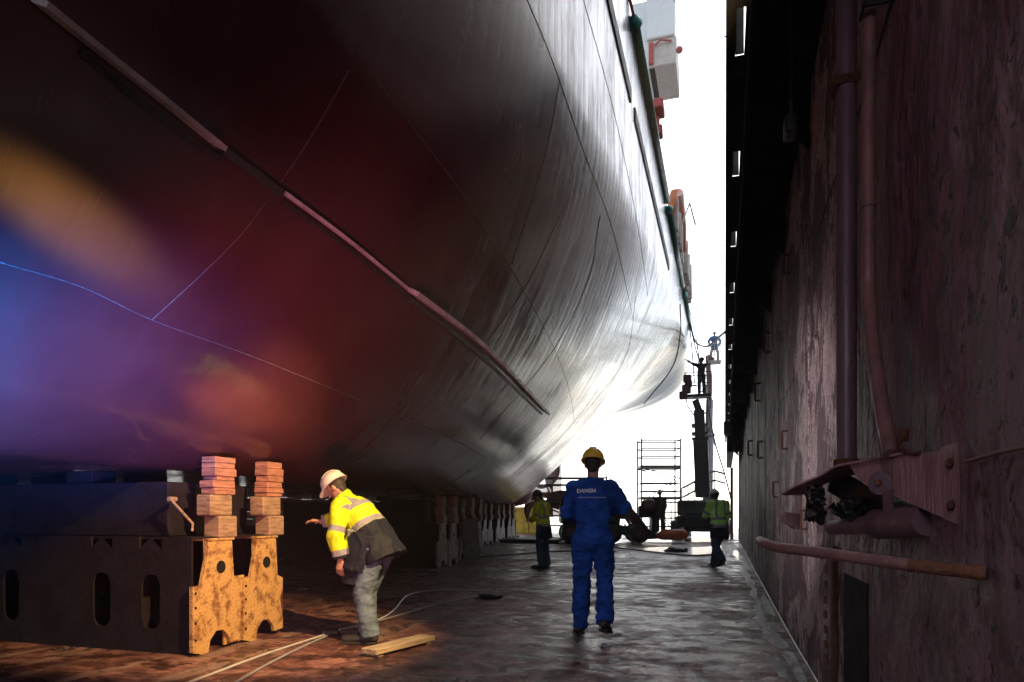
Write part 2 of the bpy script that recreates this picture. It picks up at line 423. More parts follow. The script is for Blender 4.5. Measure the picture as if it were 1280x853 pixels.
# rungs on the wall
def rung_bm(s):
    bm = BM(); r = .011*s
    tube(bm, [(0, 0, .09*s), (-.05*s, 0, .09*s), (-.055*s, 0, .08*s), (-.055*s, 0, -.08*s), (-.05*s, 0, -.09*s), (0, 0, -.09*s)], r, 7); return bm
rung0 = None
RUNGS = [(988, 330, 1), (963, 428, 1.5), (985, 550, 1), (951, 490, 1.7), (973, 612, 1), (954, 562, 1.5), (944, 470, 1.8), (941, 560, 1.8), (1009, 650, .8)]
for i, (px, py, s) in enumerate(RUNGS):
    p = PX(px, py, WX-.012)
    o = obj('wall_rung', rung_bm(s), M['rust'], None, True)
    o.location = p
    tag(o, ['rusty rung high on the wall left of the mauve pipe', 'rusty rung on the dock wall halfway up towards the far end', 'rusty rung on peeling wall just left of the pipe foot',
            'small far rung on the wall above mid height', 'rusty rung low on the wall left of the hinged arm', 'far rung on the peeling wall at chest height',
            'farthest high rung under the dark walkway', 'farthest low rung on the dock wall', 'rusty rung on peeling wall right beneath the hinged arm guard'][i], 'rung', 'rungs welded on the dock wall')

# pipes on the wall
t = thing('wall_pipe', 'thick straight mauve pipe running down the dock wall', 'pipe', (0, 0, 0))
top = PX(1058, 100, .53); bot = PX(1058, 574, .53)
bm = BM(); cyl(bm, (top.x, top.y, 4.38), (top.x, top.y, bot.z), .043, None, 24); obj('pipe', bm, M['pipe_a'], t, 40)
bm = BM(); cyl(bm, (top.x, top.y, bot.z-.002), (top.x, top.y, bot.z-.035), .054, None, 20); cyl(bm, (top.x, top.y, bot.z-.035), (top.x, top.y, bot.z-.05), .035, None, 20); obj('flange', bm, M['rust'], t, 40)
zc = PX(1058, 105, .53).z
bm = BM(); box(bm, (top.x-.05, top.y-.05, zc-.02), (WX, top.y-.044, zc+.02)); box(bm, (top.x-.056, top.y-.06, zc-.03), (top.x-.045, top.y+.06, zc+.03)); obj('clamp', bm, M['rust'], t)
t = thing('wall_pipe', 'thinner pink pipe bending outward beside the thick mauve pipe', 'pipe', (0, 0, 0))
pp = [PX(1087, -60, .55), PX(1087, 0, .55), PX(1085, 150, .55), PX(1085, 255, .55), PX(1085, 330, .55), PX(1086, 370, .55), PX(1091, 430, .54), PX(1101, 500, .53), PX(1114, 568, .53)]
bm = BM(); tube(bm, catmull(pp, 6), .0255, 20); obj('pipe', bm, M['pipe_b'], t, 40)
bm = BM(); q = PX(1085, 260, .55); cyl(bm, q, q+Vector((0, 0, .014)), .031, None, 20); obj('joint', bm, M['pipe_b'], t, 40)
bm = BM(); q = PX(1090, 10, .55); box(bm, (q.x-.045, q.y-.04, q.z-.015), (WX, q.y-.03, q.z+.015)); box(bm, (q.x-.04, q.y-.05, q.z-.012), (q.x-.03, q.y+.05, q.z+.012)); obj('clamp', bm, M['blk_metal'], t)
single('wall_cable', lambda bm: tube(bm, catmull([PX(1120, -20, WX-.01), PX(1098, 60, WX-.01), PX(1070, 150, WX-.01), PX(1040, 235, WX-.01), PX(1020, 300, WX-.01)], 5), .004, 6),
       M['black'], 'thin black cable slanting across the wall behind both pipes', 'cable')
single('wall_cable', lambda bm: tube(bm, catmull([PX(1206, 578, WX-.012), PX(1240, 568, WX-.012), PX(1290, 556, WX-.012), PX(1330, 545, WX-.012)], 5), .005, 6),
       M['pipe_b'], 'thin painted conduit leaving the arm plate towards the right', 'conduit')

t = thing('flood_lamp', 'small dark flood lamp under the walkway', 'lamp', (.36, 4.4, 3.5))
bm = BM(); box(bm, (-.02, -.07, -.055), (.05, .07, .055), .012); obj('lamp_housing', bm, M['blk_metal'], t)
bm = BM(); tube(bm, [(.02, -.08, 0), (.02, -.08, .12), (.02, .08, .12), (.02, .08, 0)], .006, 6); cyl(bm, (.02, 0, .12), (.02, 0, .915), .008, None, 8); obj('bracket', bm, M['blk_metal'], t)
# hinged fender arm
arm = thing('hinged_arm', 'mauve steel hinged arm with round pivot disc and torn guard plate on the wall', 'hinged arm', (0, 0, 0))
def FW(px):     # forward distance of the arm's plate as it leaves the wall
    a = 1.84; b = 2.95
    return a + (b-a)*((1210-px)/(1210-985.))
def plate(bm, pix, th=.012, off=0.):
    nrm = Vector((math.sin(R(-38)), -math.cos(R(-38)), 0))
    v0 = [P(px, py, FW(px)) + nrm*off for px, py in pix]
    f0 = [bm.verts.new(v) for v in v0]; f1 = [bm.verts.new(v - nrm*th) for v in v0]; n = len(pix)
    bm.faces.new(f0); bm.faces.new(f1[::-1])
    for i in range(n): bm.faces.new((f0[i], f1[i], f1[(i+1) % n], f0[(i+1) % n]))
bm = BM(); plate(bm, [(1180, 563), (1180, 648), (1120, 622), (1090, 612), (1078, 604), (1067, 590), (1060, 578), (1130, 568)]); obj('side_plate', bm, M['bracket_p'], arm)
bm = BM(); plate(bm, [(1177, 560), (1204, 551), (1209, 660), (1180, 648)], .02, .006); obj('mount_plate', bm, M['bracket_p'], arm)
bm = BM()
nrm = Vector((math.sin(R(-38)), -math.cos(R(-38)), 0))
prof = [(1132, 566), (1090, 574), (1052, 581), (1042, 587), (1030, 594), (1000, 606), (981, 617)]
fr = [P(px, py, FW(px)) + nrm*.03 for px, py in prof]
bk = [p + Vector((.17, .17, 0))*(.9 if i < 4 else .55) for i, p in enumerate(fr)]
for i in range(len(fr)-1):
    q = [fr[i], fr[i+1], bk[i+1], bk[i]]
    a = [bm.verts.new(v) for v in q]; b = [bm.verts.new(v - Vector((0, 0, .008))) for v in q]
    bm.faces.new(a); bm.faces.new(b[::-1])
    for j in range(4): bm.faces.new((a[j], b[j], b[(j+1) % 4], a[(j+1) % 4]))
bmesh.ops.remove_doubles(bm, verts=bm.verts, dist=.0005)
obj('guard_plate', bm, M['bracket_p'], arm)
pc = P(1106, 604, FW(1106))
bm = BM(); cyl(bm, pc + nrm*.002, pc + nrm*.035, .044, .041, 28); obj('pivot_disc', bm, M['pipe_a'], arm, 40)
bm = BM(); cyl(bm, pc + nrm*.035, pc + nrm*.052, .012, .010, 6); obj('pivot_bolt', bm, M['rusto'], arm)
for (px, py) in ((1191, 580), (1193, 632)):
    c = P(px, py, FW(px)); bm = BM(); cyl(bm, c + nrm*.006, c + nrm*.012, .0165, None, 16); cyl(bm, c+nrm*.012, c + nrm*.03, .0115, .010, 6); obj('plate_bolt', bm, M['rust'], arm)
bm = BM(); c0 = P(1160, 650, 2.15); c1 = P(1040, 660, 2.85); cyl(bm, c0, c0.lerp(c1, .45), .052, .055, 22); cyl(bm, c0.lerp(c1, .45), c1, .036, .03, 18)
cyl(bm, P(1110, 612, 2.3), P(1112, 652, 2.35), .018, None, 12); obj('roller', bm, M['pipe_a'], arm, 40)
bm = BM(); random.seed(3)              # torn rusty remains hanging under the guard
for i in range(110):
    u = random.random(); c = P(1015+u*95, 628 + random.random()*30*(.3+u), FW(1060)+random.uniform(0, .25))
    if u < .35: c = P(1012+u*40, 612+random.random()*38, FW(1040)+random.uniform(0, .2))
    r = random.uniform(.008, .026); ret = bmesh.ops.create_icosphere(bm, subdivisions=2, radius=r, matrix=Matrix.Translation(c) @ Matrix.Rotation(random.random()*3, 4, 'Y') @ Matrix.Diagonal((1, .12, random.uniform(.4, 1.6), 1)))
    for v in ret['verts']: v.co += noise.noise_vector(v.co*90)*r*1.3
bar(bm, P(1018, 600, FW(1018)+.1), P(1014, 648, FW(1018)+.1), .018, .05); bar(bm, P(1040, 600, FW(1040)+.18), P(1110, 640, 2.5), .02, .10)
obj('torn_liner', bm, M['blk_metal'], arm)
bm = BM(); tube(bm, catmull([P(1124, 545, 2.2), P(1125, 556, 2.2), P(1131, 564, 2.2), P(1142, 568, 2.15), P(1150, 566, 2.12)], 5), .0065, 8)
cyl(bm, P(1129, 537, 2.2), P(1129, 553, 2.2), .018, .016, 10); obj('hook', bm, M['rust'], arm, True)
bm = BM(); plate(bm, [(978, 640), (999, 642), (997, 662), (986, 656)], .01); tube(bm, catmull([P(973, 622, FW(985)), P(973, 642, FW(985)), P(985, 655, FW(985)), P(992, 660, FW(985))], 4), .008, 7)
obj('cleat', bm, M['bracket_p'], arm)
g = thing('guard_bar', 'round pinkish steel bar jutting from the wall below the hinged arm', 'bar', (0, 0, 0))
bm = BM()
pts = [P(950, 676, 2.45), P(958, 680, 2.30), P(975, 685, 2.18), P(1010, 689, 2.05), P(1060, 696, 1.93), P(1120, 704, 1.83), P(1180, 711.5, 1.75), P(1234, 717, 1.68)]
tube(bm, catmull(pts, 5), .0165, 20); obj('bar', bm, M['pipe_b'], g, 40)
bm = BM(); tube(bm, [P(1136, 706.3, 1.806), P(1185, 712.1, 1.742), P(1232, 717, 1.682)], .0178, 20); obj('rusty_sleeve', bm, M['rusto'], g, 40)
bm = BM(); c = P(1127, 727, 1.83)
tube(bm, [c + Vector((math.cos(a)*.013, 0, math.sin(a)*.017)) for a in [2*math.pi*i/16 for i in range(17)]], .0015, 6); obj('ring', bm, M['rust'], g, True)

# ================================================================== SHIP
CX = -10.5; TOPZ = 12.4
TAB = [  # Y, XB, z0, XS, ZS, n
 (-12, -4.7, 1.58, -2.0, 6.6, 1.7), (5, -4.8, 1.58, -2.0, 6.6, 1.7), (14, -6.2, 1.58, -2.0, 8.0, 1.65), (22, -8.2, 1.60, -2.0, 9.0, 1.45),
 (30, -9.6, 1.65, -2.0, 9.8, 1.20), (34, -10.2, 1.9, -2.0, 10.2, 1.08), (37, -10.4, 4.0, -2.0, 10.4, 1.2), (40, -10.4, 6.4, -2.0, 10.6, 1.6),
 (43, -10.4, 7.2, -2.05, 10.8, 2.1), (46, -10.4, 7.8, -2.45, 11.2, 2.7), (48, -10.4, 8.6, -3.6, 11.5, 2.6), (49.2, -10.4, 9.8, -5.6, 11.7, 2.4)]
def interp(y):
    T = TAB
    if y <= T[0][0]: return T[0][1:]
    if y >= T[-1][0]: return T[-1][1:]
    for i in range(len(T)-1):
        if T[i][0] <= y <= T[i+1][0]: break
    x0, x1 = T[i][0], T[i+1][0]; h = x1-x0; t = (y-x0)/h; out = []
    def slope(j, c):
        if j <= 0 or j >= len(T)-1: return 0. if j <= 0 else (T[-1][c]-T[-2][c])/(T[-1][0]-T[-2][0])
        a = (T[j][c]-T[j-1][c])/(T[j][0]-T[j-1][0]); b = (T[j+1][c]-T[j][c])/(T[j+1][0]-T[j][0])
        return 0. if a*b <= 0 else 2*a*b/(a+b)
    for c in range(1, 6):
        m0, m1 = slope(i, c), slope(i+1, c); y0, y1 = T[i][c], T[i+1][c]
        out.append((2*t**3-3*t*t+1)*y0 + (t**3-2*t*t+t)*h*m0 + (-2*t**3+3*t*t)*y1 + (t**3-t*t)*h*m1)
    return out
NT = 64
def section(y):
    XB, z0, XS, ZS, n = interp(y); a = XS-XB; b = ZS-z0; pts = []
    for i in range(4): pts.append((CX + (XB-CX)*i/4, z0))
    for i in range(NT+1):
        th = math.pi/2*(1 - i/NT); c, s = max(0, math.cos(th)), max(0, math.sin(th))
        pts.append((XB + a*c**(2/n), ZS - b*s**(2/n)))
    for i in range(1, 9): pts.append((XS, ZS + (TOPZ-ZS)*i/8))
    return pts
ship = thing('ship', 'huge dark red and black ship hull resting on blocks in the dock', 'ship', (CX, 20, 1.58))
SO = Vector((-CX, -20, -1.58))
bm = BM(); YS = [-12 + i*.3 for i in range(int((49.2+12)/.3)+1)] + [49.2]
rows = []
for y in YS:
    s = section(y); r = [bm.verts.new((x, y, z)) for x, z in s]
    l = [bm.verts.new((2*CX-x, y, z)) for x, z in s[1:]]
    rows.append(l[::-1] + r)
for a, b in zip(rows[:-1], rows[1:]):
    for i in range(len(a)-1): bm.faces.new((a[i], a[i+1], b[i+1], b[i]))
    bm.faces.new((a[-1], a[0], b[0], b[-1]))      # deck
bm.faces.new(rows[0][::-1]); bm.faces.new(rows[-1])
bmesh.ops.remove_doubles(bm, verts=bm.verts, dist=1e-5)
bmesh.ops.recalc_face_normals(bm, faces=bm.faces)
bvh = BVHTree.FromBMesh(bm)
for v in bm.verts: v.co += SO
hull = obj('hull', bm, M['hull'], ship, 45)
CAMP = Vector((0, 0, CAMH))
def hit(px, py):
    d = (P(px, py, 1) - CAMP).normalized(); loc, nr, _, _ = bvh.ray_cast(CAMP, d)
    if loc is None: return None
    if nr.dot(d) > 0: nr = -nr
    return loc, nr
def hz(x, y):
    loc, nr, _, _ = bvh.ray_cast(Vector((x, y, 0)), Vector((0, 0, 1)))
    return loc.z if loc is not None else 1.6
def onhull(pix, sub=8):
    out = []
    pc_ = catmull([Vector((a, b, 0)) for a, b in pix], sub)
    for p in pc_:
        h = hit(p.x, p.y)
        if h: out.append(h)
    return out
def seam(pix, r, m, name='weld_seam', sub=8):
    h = onhull(pix, sub)
    if len(h) < 2: return
    bm = BM(); tube(bm, [a + SO + n*r*.2 for a, n in h], r, 6); obj(name, bm, m, ship, True)
def strip(pix, wid, hgt, m, name, sub=8):
    h = onhull(pix, sub); bm = BM(); prev = None
    for i, (a, n) in enumerate(h):
        t_ = (h[min(i+1, len(h)-1)][0] - h[max(i-1, 0)][0]).normalized(); s = n.cross(t_).normalized()*wid/2
        q = [bm.verts.new(a + SO + v) for v in (s - n*.02, s + n*hgt, -s + n*hgt, -s - n*.02)]
        if prev:
            for j in range(4): bm.faces.new((prev[j], prev[(j+1) % 4], q[(j+1) % 4], q[j]))
        else: bm.faces.new(q)
        prev = q
    bm.faces.new(prev[::-1]); return obj(name, bm, m, ship)
seam([(465, 92), (520, 165), (580, 245), (640, 338), (690, 430), (712, 490), (718, 530)], .0035, M['weld'])
seam([(0, 328), (100, 358), (190, 400), (300, 440), (400, 480), (500, 520), (590, 562), (655, 606)], .0035, M['weld'])
seam([(190, 400), (250, 345), (300, 295), (334, 250)], .003, M['weld'])
seam([(351, 228), (380, 185), (410, 135), (436, 88)], .003, M['weld'])
seam([(657, -5), (690, 75), (730, 190), (765, 285), (792, 400)], .005, M['seam_dark'])
seam([(700, 100), (680, 200), (640, 330)], .005, M['seam_dark'])
seam([(728, -5), (765, 130), (795, 270), (810, 370)], .005, M['seam_dark'])
seam([(850, 380), (850, 420), (840, 460), (805, 505)], .03, M['seam_dark'])
seam([(795, 370), (780, 450), (720, 530)], .005, M['seam_dark'])
seam([(750, 270), (735, 350), (690, 440), (600, 550)], .005, M['seam_dark'])
seam([(700, 270), (650, 370), (560, 490)], .005, M['seam_dark'])
# bilge keel: flat bar with a doubler strip below
strip([(40, -2), (120, 62), (200, 125), (268, 180)], .028, .10, M['keel'], 'bilge_keel')
strip([(276, 186), (350, 241)], .05, .035, M['seam_dark'], 'doubler_strip')
strip([(353, 240), (430, 297), (510, 362)], .025, .04, M['keel'], 'bilge_keel')
strip([(352, 252), (430, 307), (508, 370)], .03, .02, M['seam_dark'], 'doubler_strip')
strip([(511, 362), (600, 430), (682, 515)], .045, .12, M['keel'], 'bilge_keel')
strip([(508, 371), (595, 440), (676, 517)], .04, .03, M['seam_dark'], 'doubler_strip')
strip([(100, 65), (200, 148), (276, 200)], .035, .02, M['seam_dark'], 'doubler_strip')
# long dark slots high on the side and the green pipe along the gunwale
def sidebox(y0, y1, z0, z1, d=.03): 
    bm = BM(); box(bm, (-2.0-.01, y0, z0), (-2.0+d, y1, z1), .01)
    for v in bm.verts: v.co += SO
    return bm
def ys_at(px): return (1782/(906-px) - .6)/C_
obj('side_slot', sidebox(3.0, ys_at(788), 10.30, 10.62), M['blk_metal'], ship)
obj('side_slot', sidebox(ys_at(793), ys_at(836), 10.30, 10.62), M['blk_metal'], ship)
for (ya, yb) in ((ys_at(790), ys_at(832)), (ys_at(834), ys_at(852)), (ys_at(854), 42)):
    bm = BM(); cyl(bm, Vector((-1.93, ya, 12.25))+SO, Vector((-1.93, yb, 12.25))+SO, .10, None, 12); obj('gunwale_pipe', bm, M['green'], ship, True)
    bm = BM(); cyl(bm, Vector((-1.93, ya-.25, 12.25))+SO, Vector((-1.93, ya, 12.25))+SO, .05, .17, 12); obj('pipe_cap', bm, M['green_cap'], ship, True)
bm = BM()
for dz in (0, .35): tube(bm, [Vector((-1.93, ys_at(790)-.25, 12.25))+SO, Vector((-2.1, ys_at(790)-1.6, 12.7+dz))+SO], .03, 6)
obj('red_sling', bm, M['red'], ship)
bm = BM(); box(bm, Vector((-2.3, -12, 12.41))+SO, Vector((-2.22, 42, 13.2))+SO); obj('bulwark', bm, M['hull'], ship)
# bridge wing far up
bm = BM(); box(bm, Vector((-14, 31.5, 12.41))+SO, Vector((-4.0, 40, 22.6))+SO); box(bm, Vector((-17.5, 33.2, 22.6))+SO, Vector((-3.2, 36, 25.9))+SO); obj('deckhouse', bm, M['white'], ship)
bw = thing('x', None, None); bpy.data.objects.remove(bw)
bm = BM(); box(bm, Vector((-3.6, 33.0, 23.9))+SO, Vector((-2.25, 36.2, 25.95))+SO, .05); wing = obj('bridge_wing', bm, M['white'], ship)
bm = BM(); box(bm, Vector((-3.5, 33.1, 22.6))+SO, Vector((-2.2, 36.0, 23.88))+SO, .04); obj('wing_support', bm, M['cream_w'], ship)
bm = BM(); box(bm, Vector((-3.46, 32.95, 22.7))+SO, Vector((-3.25, 33.09, 23.7))+SO); bmesh.ops.create_icosphere(bm, subdivisions=2, radius=.17, matrix=Matrix.Translation(Vector((-2.05, 33.3, 23.3))+SO))
tube(bm, [Vector((-2.4, 33.0, 23.6))+SO, Vector((-2.9, 32.9, 23.7))+SO, Vector((-3.2, 33.0, 23.55))+SO], .05, 6); obj('wing_lamp', bm, M['red'], ship)
# rail stanchions, davit and lifebuoy things at the gunwale
bm = BM()
for i in range(26):
    y = 16 + i*1.0; cyl(bm, Vector((-2.15, y, 12.4))+SO, Vector((-2.15, y, 13.5))+SO, .02, None, 5)
for z in (12.9, 13.5): cyl(bm, Vector((-2.15, 16, z))+SO, Vector((-2.15, 42, z))+SO, .02, None, 5)
obj('deck_rail', bm, M['white'], ship)
bm = BM(); q = Vector((-2.05, 21.8, 12.5))+SO
box(bm, q+Vector((-.12, -.1, 0)), q+Vector((.1, .1, 1.5)), .02); box(bm, q+Vector((-.1, -.5, 1.2)), q+Vector((.25, .2, 1.5)), .03); box(bm, q+Vector((0, -.3, .5)), q+Vector((.2, .1, .8)), .03)
obj('hose_reel_box', bm, M['red'], ship)
bm = BM(); q = Vector((-2.0, 30, 12.4))+SO
tube(bm, [q+Vector((-.1, -3, 0)), q+Vector((.1, -2.6, 1.4)), q+Vector((.25, -1.5, 1.9)), q+Vector((.2, 1.5, 1.8)), q+Vector((.1, 3.5, .8)), q+Vector((0, 5, .2))], .16, 8)
obj('mooring_boom', bm, M['orange'], ship, True)
for i in range(14):
    y = 27.5+i*.75; r_ = random.uniform(.2, .45); bm = BM(); box(bm, Vector((-2.1, y, 12.42))+SO, Vector((-1.9+random.uniform(0, .3), y+r_, 12.6+random.uniform(.3, 1.4)))+SO, .02); obj('deck_box', bm, M['cream_w'], ship)
bm = BM(); tube(bm, [Vector((-2.0, 29, 12.4))+SO, Vector((-1.4, 29.4, 14.2))+SO, Vector((-1.2, 30.2, 13.6))+SO], .04, 5); obj('davit', bm, M['cream_w'], ship)
# propeller, shaft tube and rudder
bm = BM(); pc = Vector((CX, 40.0, 2.55)); 
for k_ in range(4):
    a0 = R(62) + k_*math.pi/2; prev = None
    for i in range(12):
        t_ = i/11; r_ = .35 + t_*2.05; wd = (.25 + .95*math.sin(math.pi*min(1, t_*1.05)**.8))*(1 if t_ < .97 else .6); pit = R(62 - 38*t_)
        row = []
        for j in range(7):
            s = (j/6-.5)*wd*1.5; ang = a0 + s*math.cos(pit)/max(r_, .5) + .25*t_*t_
            row.append(pc + Vector((math.cos(ang)*r_, s*math.sin(pit)*.9, math.sin(ang)*r_)))
        for sgn in (1,): cur = [bm.verts.new(v + SO) for v in row]
        if prev:
            for j in range(6): bm.faces.new((prev[j], prev[j+1], cur[j+1], cur[j]))
        prev = cur
bmesh.ops.solidify(bm, geom=list(bm.faces), thickness=.06)
prop = obj('propeller', bm, M['bronze'], ship, True)
bm = BM(); tube(bm, [pc+SO+Vector((0, -.7, 0)), pc+SO+Vector((0, .3, 0)), pc+SO+Vector((0, .8, 0)), pc+SO+Vector((0, 1.05, 0))], [.42, .40, .22, .03], 20); obj('hub', bm, M['bronze'], prop, True)
bm = BM(); tube(bm, [pc+SO+Vector((0, -9, -.3)), pc+SO+Vector((0, -4, -.1)), pc+SO+Vector((0, -.7, 0))], [.9, .7, .42], 20); obj('stern_tube', bm, M['hull'], ship, True)
bm = BM(); prism(bm, [(41.5, 1.0), (43.8, 1.0), (44.0, 7.2), (41.5, 7.2)], 'x', CX-.22, CX+.22)
for v in bm.verts: v.co += SO
obj('rudder', bm, M['hull'], ship)

# ================================================================== DOCKING BLOCKS
def holes_girder(bm, x0, x1, y, z0, z1, holes):
    """front plate with real oval openings: built as columns around each hole"""
    xs = sorted(holes)
    cur = x0; rx, rz, cz = .10, .235, (z0+z1)/2 - .06
    for cx in xs:
        box(bm, (cur, y, z0), (cx-rx-.02, y+.02, z1)); cur = cx+rx+.02
        ring = []; N = 24
        for k_ in range(N):
            a = 2*math.pi*k_/N; ex = math.copysign(abs(math.cos(a))**.8, math.cos(a))*rx
            ez = math.sin(a)*rx + (rz-rx)*(1 if math.sin(a) >= 0 else -1)
            ring.append((cx+ex, cz+ez, a))
        inn = [bm.verts.new((p[0], y, p[1])) for p in ring]; inb = [bm.verts.new((p[0], y+.02, p[1])) for p in ring]
        outv = []
        for p in ring:
            dx, dz = math.cos(p[2]), math.sin(p[2]); hw, top, bt = rx+.02, z1-cz, cz-z0
            s = min(hw/abs(dx) if abs(dx) > 1e-6 else 1e9, (top if dz > 0 else bt)/abs(dz) if abs(dz) > 1e-6 else 1e9)
            outv.append((cx+dx*s, cz+dz*s))
        of = [bm.verts.new((p[0], y, p[1])) for p in outv]
        for k_ in range(N):
            j = (k_+1) % N; bm.faces.new((inn[k_], inn[j], of[j], of[k_])); bm.faces.new((inn[k_], inb[k_], inb[j], inn[j]))
    box(bm, (cur, y, z0), (x1, y+.02, z1))
def timber_stack(bm, x, y, z0, z1, wx, wy, n, jit=.02):
    ws = [random.uniform(.6, 1.4) for _ in range(n)]; tw = sum(ws); zz = z0
    for i in range(n):
        hh = (z1-z0)*ws[i]/tw; za, zb = zz, zz+hh; zz = zb
        jx, jy, a = random.uniform(-jit, jit), random.uniform(-jit, jit), random.uniform(-.05, .05)*(n > 1)
        dw = random.uniform(-.02, .02)*(n > 1)
        box(bm, (x-wx+jx, y-wy/2+jy+dw, za+.001), (x+jx, y+wy/2+jy-dw*.3, zb-.002), .005, Matrix.Rotation(a, 4, 'Z'))
def block(name, label, x1, y0, length, holes, mm, tops=(M['timber_red'], M['timber']), full=True, group='docking blocks under the hull'):
    """x1: outboard end face, girder runs to -X; two A-shaped legs at the end face"""
    t = thing(name, label, 'docking block', (x1, y0, 0), 0, group)
    W = 1.22
    bm = BM(); holes_girder(bm, -length, -.05, .04, .0, .985, holes)
    box(bm, (-length, W-.06, .0), (-.05, W-.04, .985)); box(bm, (-length, .06, .965), (-.05, W-.06, .985))
    for q in range(int(length)): box(bm, (-.9-q, .06, .0), (-.885-q, W-.06, .96))
    obj('girder', bm, M['steel_dark'], t)
    bm = BM(); box(bm, (-length, .10, .987), (-.35, .42, 1.46), .01); box(bm, (-length, .80, .987), (-.35, 1.12, 1.46), .01)
    obj('cross_beam', bm, M['steel_dark'], t)
    for q in range(2):
        s = q*.62
        # end plate leg, profile in (y,z)
        bm = BM()
        poly = [(0+s, .03), (.10+s, .0), (.18+s, .0), (.20+s, .10), (.27+s, .17), (.36+s, .17), (.43+s, .10), (.45+s, .04), (.58+s, .05),
                (.585+s, .55), (.50+s, .58), (.47+s, .95), (.19+s, .95), (.16+s, .80), (.10+s, .58), (.0+s, .575)]
        prism(bm, poly, 'x', -.035, 0)
        leg = obj('end_leg', bm, mm, t)
        for z in (.13, .27, .40, .52): bm = BM(); cyl(bm, (-.004, .03+s, z), (.007, .03+s, z), .011, None, 8); obj('bolt', bm, M['black'], leg)
        bm = BM(); cyl(bm, (-.002, .33+s, .72), (.004, .33+s, .72), .055, None, 20); obj('hole_disc', bm, M['black'], leg)  # flat black disc painted for the dark inside of a hole
        bm = BM(); box(bm, (-.25, .17+s, .952), (.012, .49+s, .972), .003); box(bm, (-.05, .17+s, .80), (.006, .19+s, .95), .003); obj('cap_plate', bm, mm, t)
        bm = BM(); box(bm, (-.16, .30+s*1.1, .974), (.012, .53+s*1.1, 1.165), .012); obj('block_timber', bm, tops[1], t)
        bm = BM(); box(bm, (-.16, .21+s*1.12, 1.168), (.0, .48+s*1.12, 1.35), .012); obj('block_timber', bm, tops[1], t)
        h = hz(x1-.2, y0+.28+s) - .004
        bm = BM(); timber_stack(bm, .0, .39+s*1.12, 1.353, max(1.42, min(h, hz(x1-.02, y0+.3+s)-.03)), .15, .25, 6, .007); obj('packing_slats', bm, tops[0], t)
        for k_ in range(1, max(2, int(length//1.2))):
            bm = BM()
            xx = -k_*1.25; hh = hz(x1+xx-.1, y0+.27+s) - .004
            timber_stack(bm, xx, .27+s, 1.463, max(1.5, hh), .3, .26, 1, .01)
            obj('inner_packing', bm, M['steel_dark'], t)  # packing timbers coloured near-black so the shaded gap stays dark
    bm = BM(); box(bm, (-.06, .42, .02), (-.04, .68, .62)); 
    prism(bm, [(.40, .60), (.80, .60), (.80, .36), (.72, .36), (.66, .30), (.55, .30), (.48, .36), (.40, .36)], 'x', -.038, -.012); obj('web_plate', bm, mm, t)
    return t
b0 = block('docking_block', 'nearest docking block with lamp-lit yellow end legs beside the bending worker', -4.2, 4.58, 9.5, [-.48, -1.02, -2.1, -3.2, -4.3, -5.4], M['bracket_y'])
bm = BM(); a = P(213, 624, 5.72); b = P(241, 655, 5.66); 
tube(bm, [a-Vector(b0.location), b-Vector(b0.location), P(240, 664, 5.66)-Vector(b0.location)], .011, 8)
cyl(bm, a-Vector(b0.location)-Vector((0, .02, 0)), a-Vector(b0.location)+Vector((0, .06, 0)), .02, None, 8); obj('lever_handle', bm, M['timber'], b0)
BL = [(-5.95, 13.6, 4, 'docking block in shade behind the bending worker'), (-6.5, 16.2, 3.5, 'second dark docking block along the row behind the worker'),
      (-7.0, 18.2, 3, 'third dark docking block along the row, a pale plate leaning on it'), (-8.6, 23.8, 2, 'dark docking block left of the small yellow vest man'),
      (-9.3, 27.5, 1.8, 'far docking block near the stern end'), (-9.6, 30.0, 1.8, 'farthest docking block before the bright opening')]
M['bracket_d'] = mat('shaded_block_bracket', (.30, .21, .18), .55, 0, scale=7, bump=.35, col2=(.13, .07, .06), thr=(.36, .5))  # darker copy of the bracket colour with the shade worked in
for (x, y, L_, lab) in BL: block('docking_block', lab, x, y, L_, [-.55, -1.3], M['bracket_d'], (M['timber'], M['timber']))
# keel blocks, one kind copied
def keel_block():
    t = thing('keel_block', 'keel block', 'keel block', (0, 0, 0), 0, 'keel blocks on the centre line')
    bm = BM(); box(bm, (-.6, -.35, 0), (.6, .35, .9), .02); box(bm, (-.75, -.42, 0), (.75, .42, .12), .01); obj('base', bm, M['steel_dark'], t)
    bm = BM(); timber_stack(bm, .55, 0, .902, 1.57, 1.1, .5, 3); obj('block_timber', bm, M['timber'], t); return t
kb = keel_block(); n_ = 0
for i in range(14):
    y = 6 + i*2.0
    o = kb if n_ == 0 else copy_tree(kb); n_ += 1
    o.location = (CX, y, 0); o['label'] = 'dark keel block in the shadow under the middle of the hull'
def prop_stand(px, py, lab):
    g_ = G(px, py); t = thing('timber_prop', lab, 'prop', g_, 0, 'timber props under the hull')
    h = hz(g_.x, g_.y)
    bm = BM(); box(bm, (-.2, -.16, 0), (.2, .16, .35), .01); obj('base', bm, M['steel_dark'], t)
    bm = BM(); box(bm, (-.1, -.1, .352), (.1, .1, h-.30), .01); obj('post', bm, M['timber'], t)
    bm = BM(); timber_stack(bm, .17, 0, h-.298, h-.01, .34, .3, 3); obj('packing_slats', bm, M['timber'], t)
for px, py, lab in ((368, 690, 'timber prop seen between near block and bending worker'), (398, 689, 'slim timber prop right behind the bending worker arm'), (78, 712, 'bluish timber prop in the dark left of the near block'),
                    (330, 700, 'timber prop in the dark behind the near block leg')):
    prop_stand(px, py, lab)
t = thing('yellow_box', 'bright yellow steel box in the light left of the small man', 'steel box', P(662, 664, 42)); t.location.z = 0
bm = BM(); box(bm, (-1.15, -.6, 0), (.75, .6, 1.62), .03); obj('shell', bm, M['yellow'], t)
bm = BM()
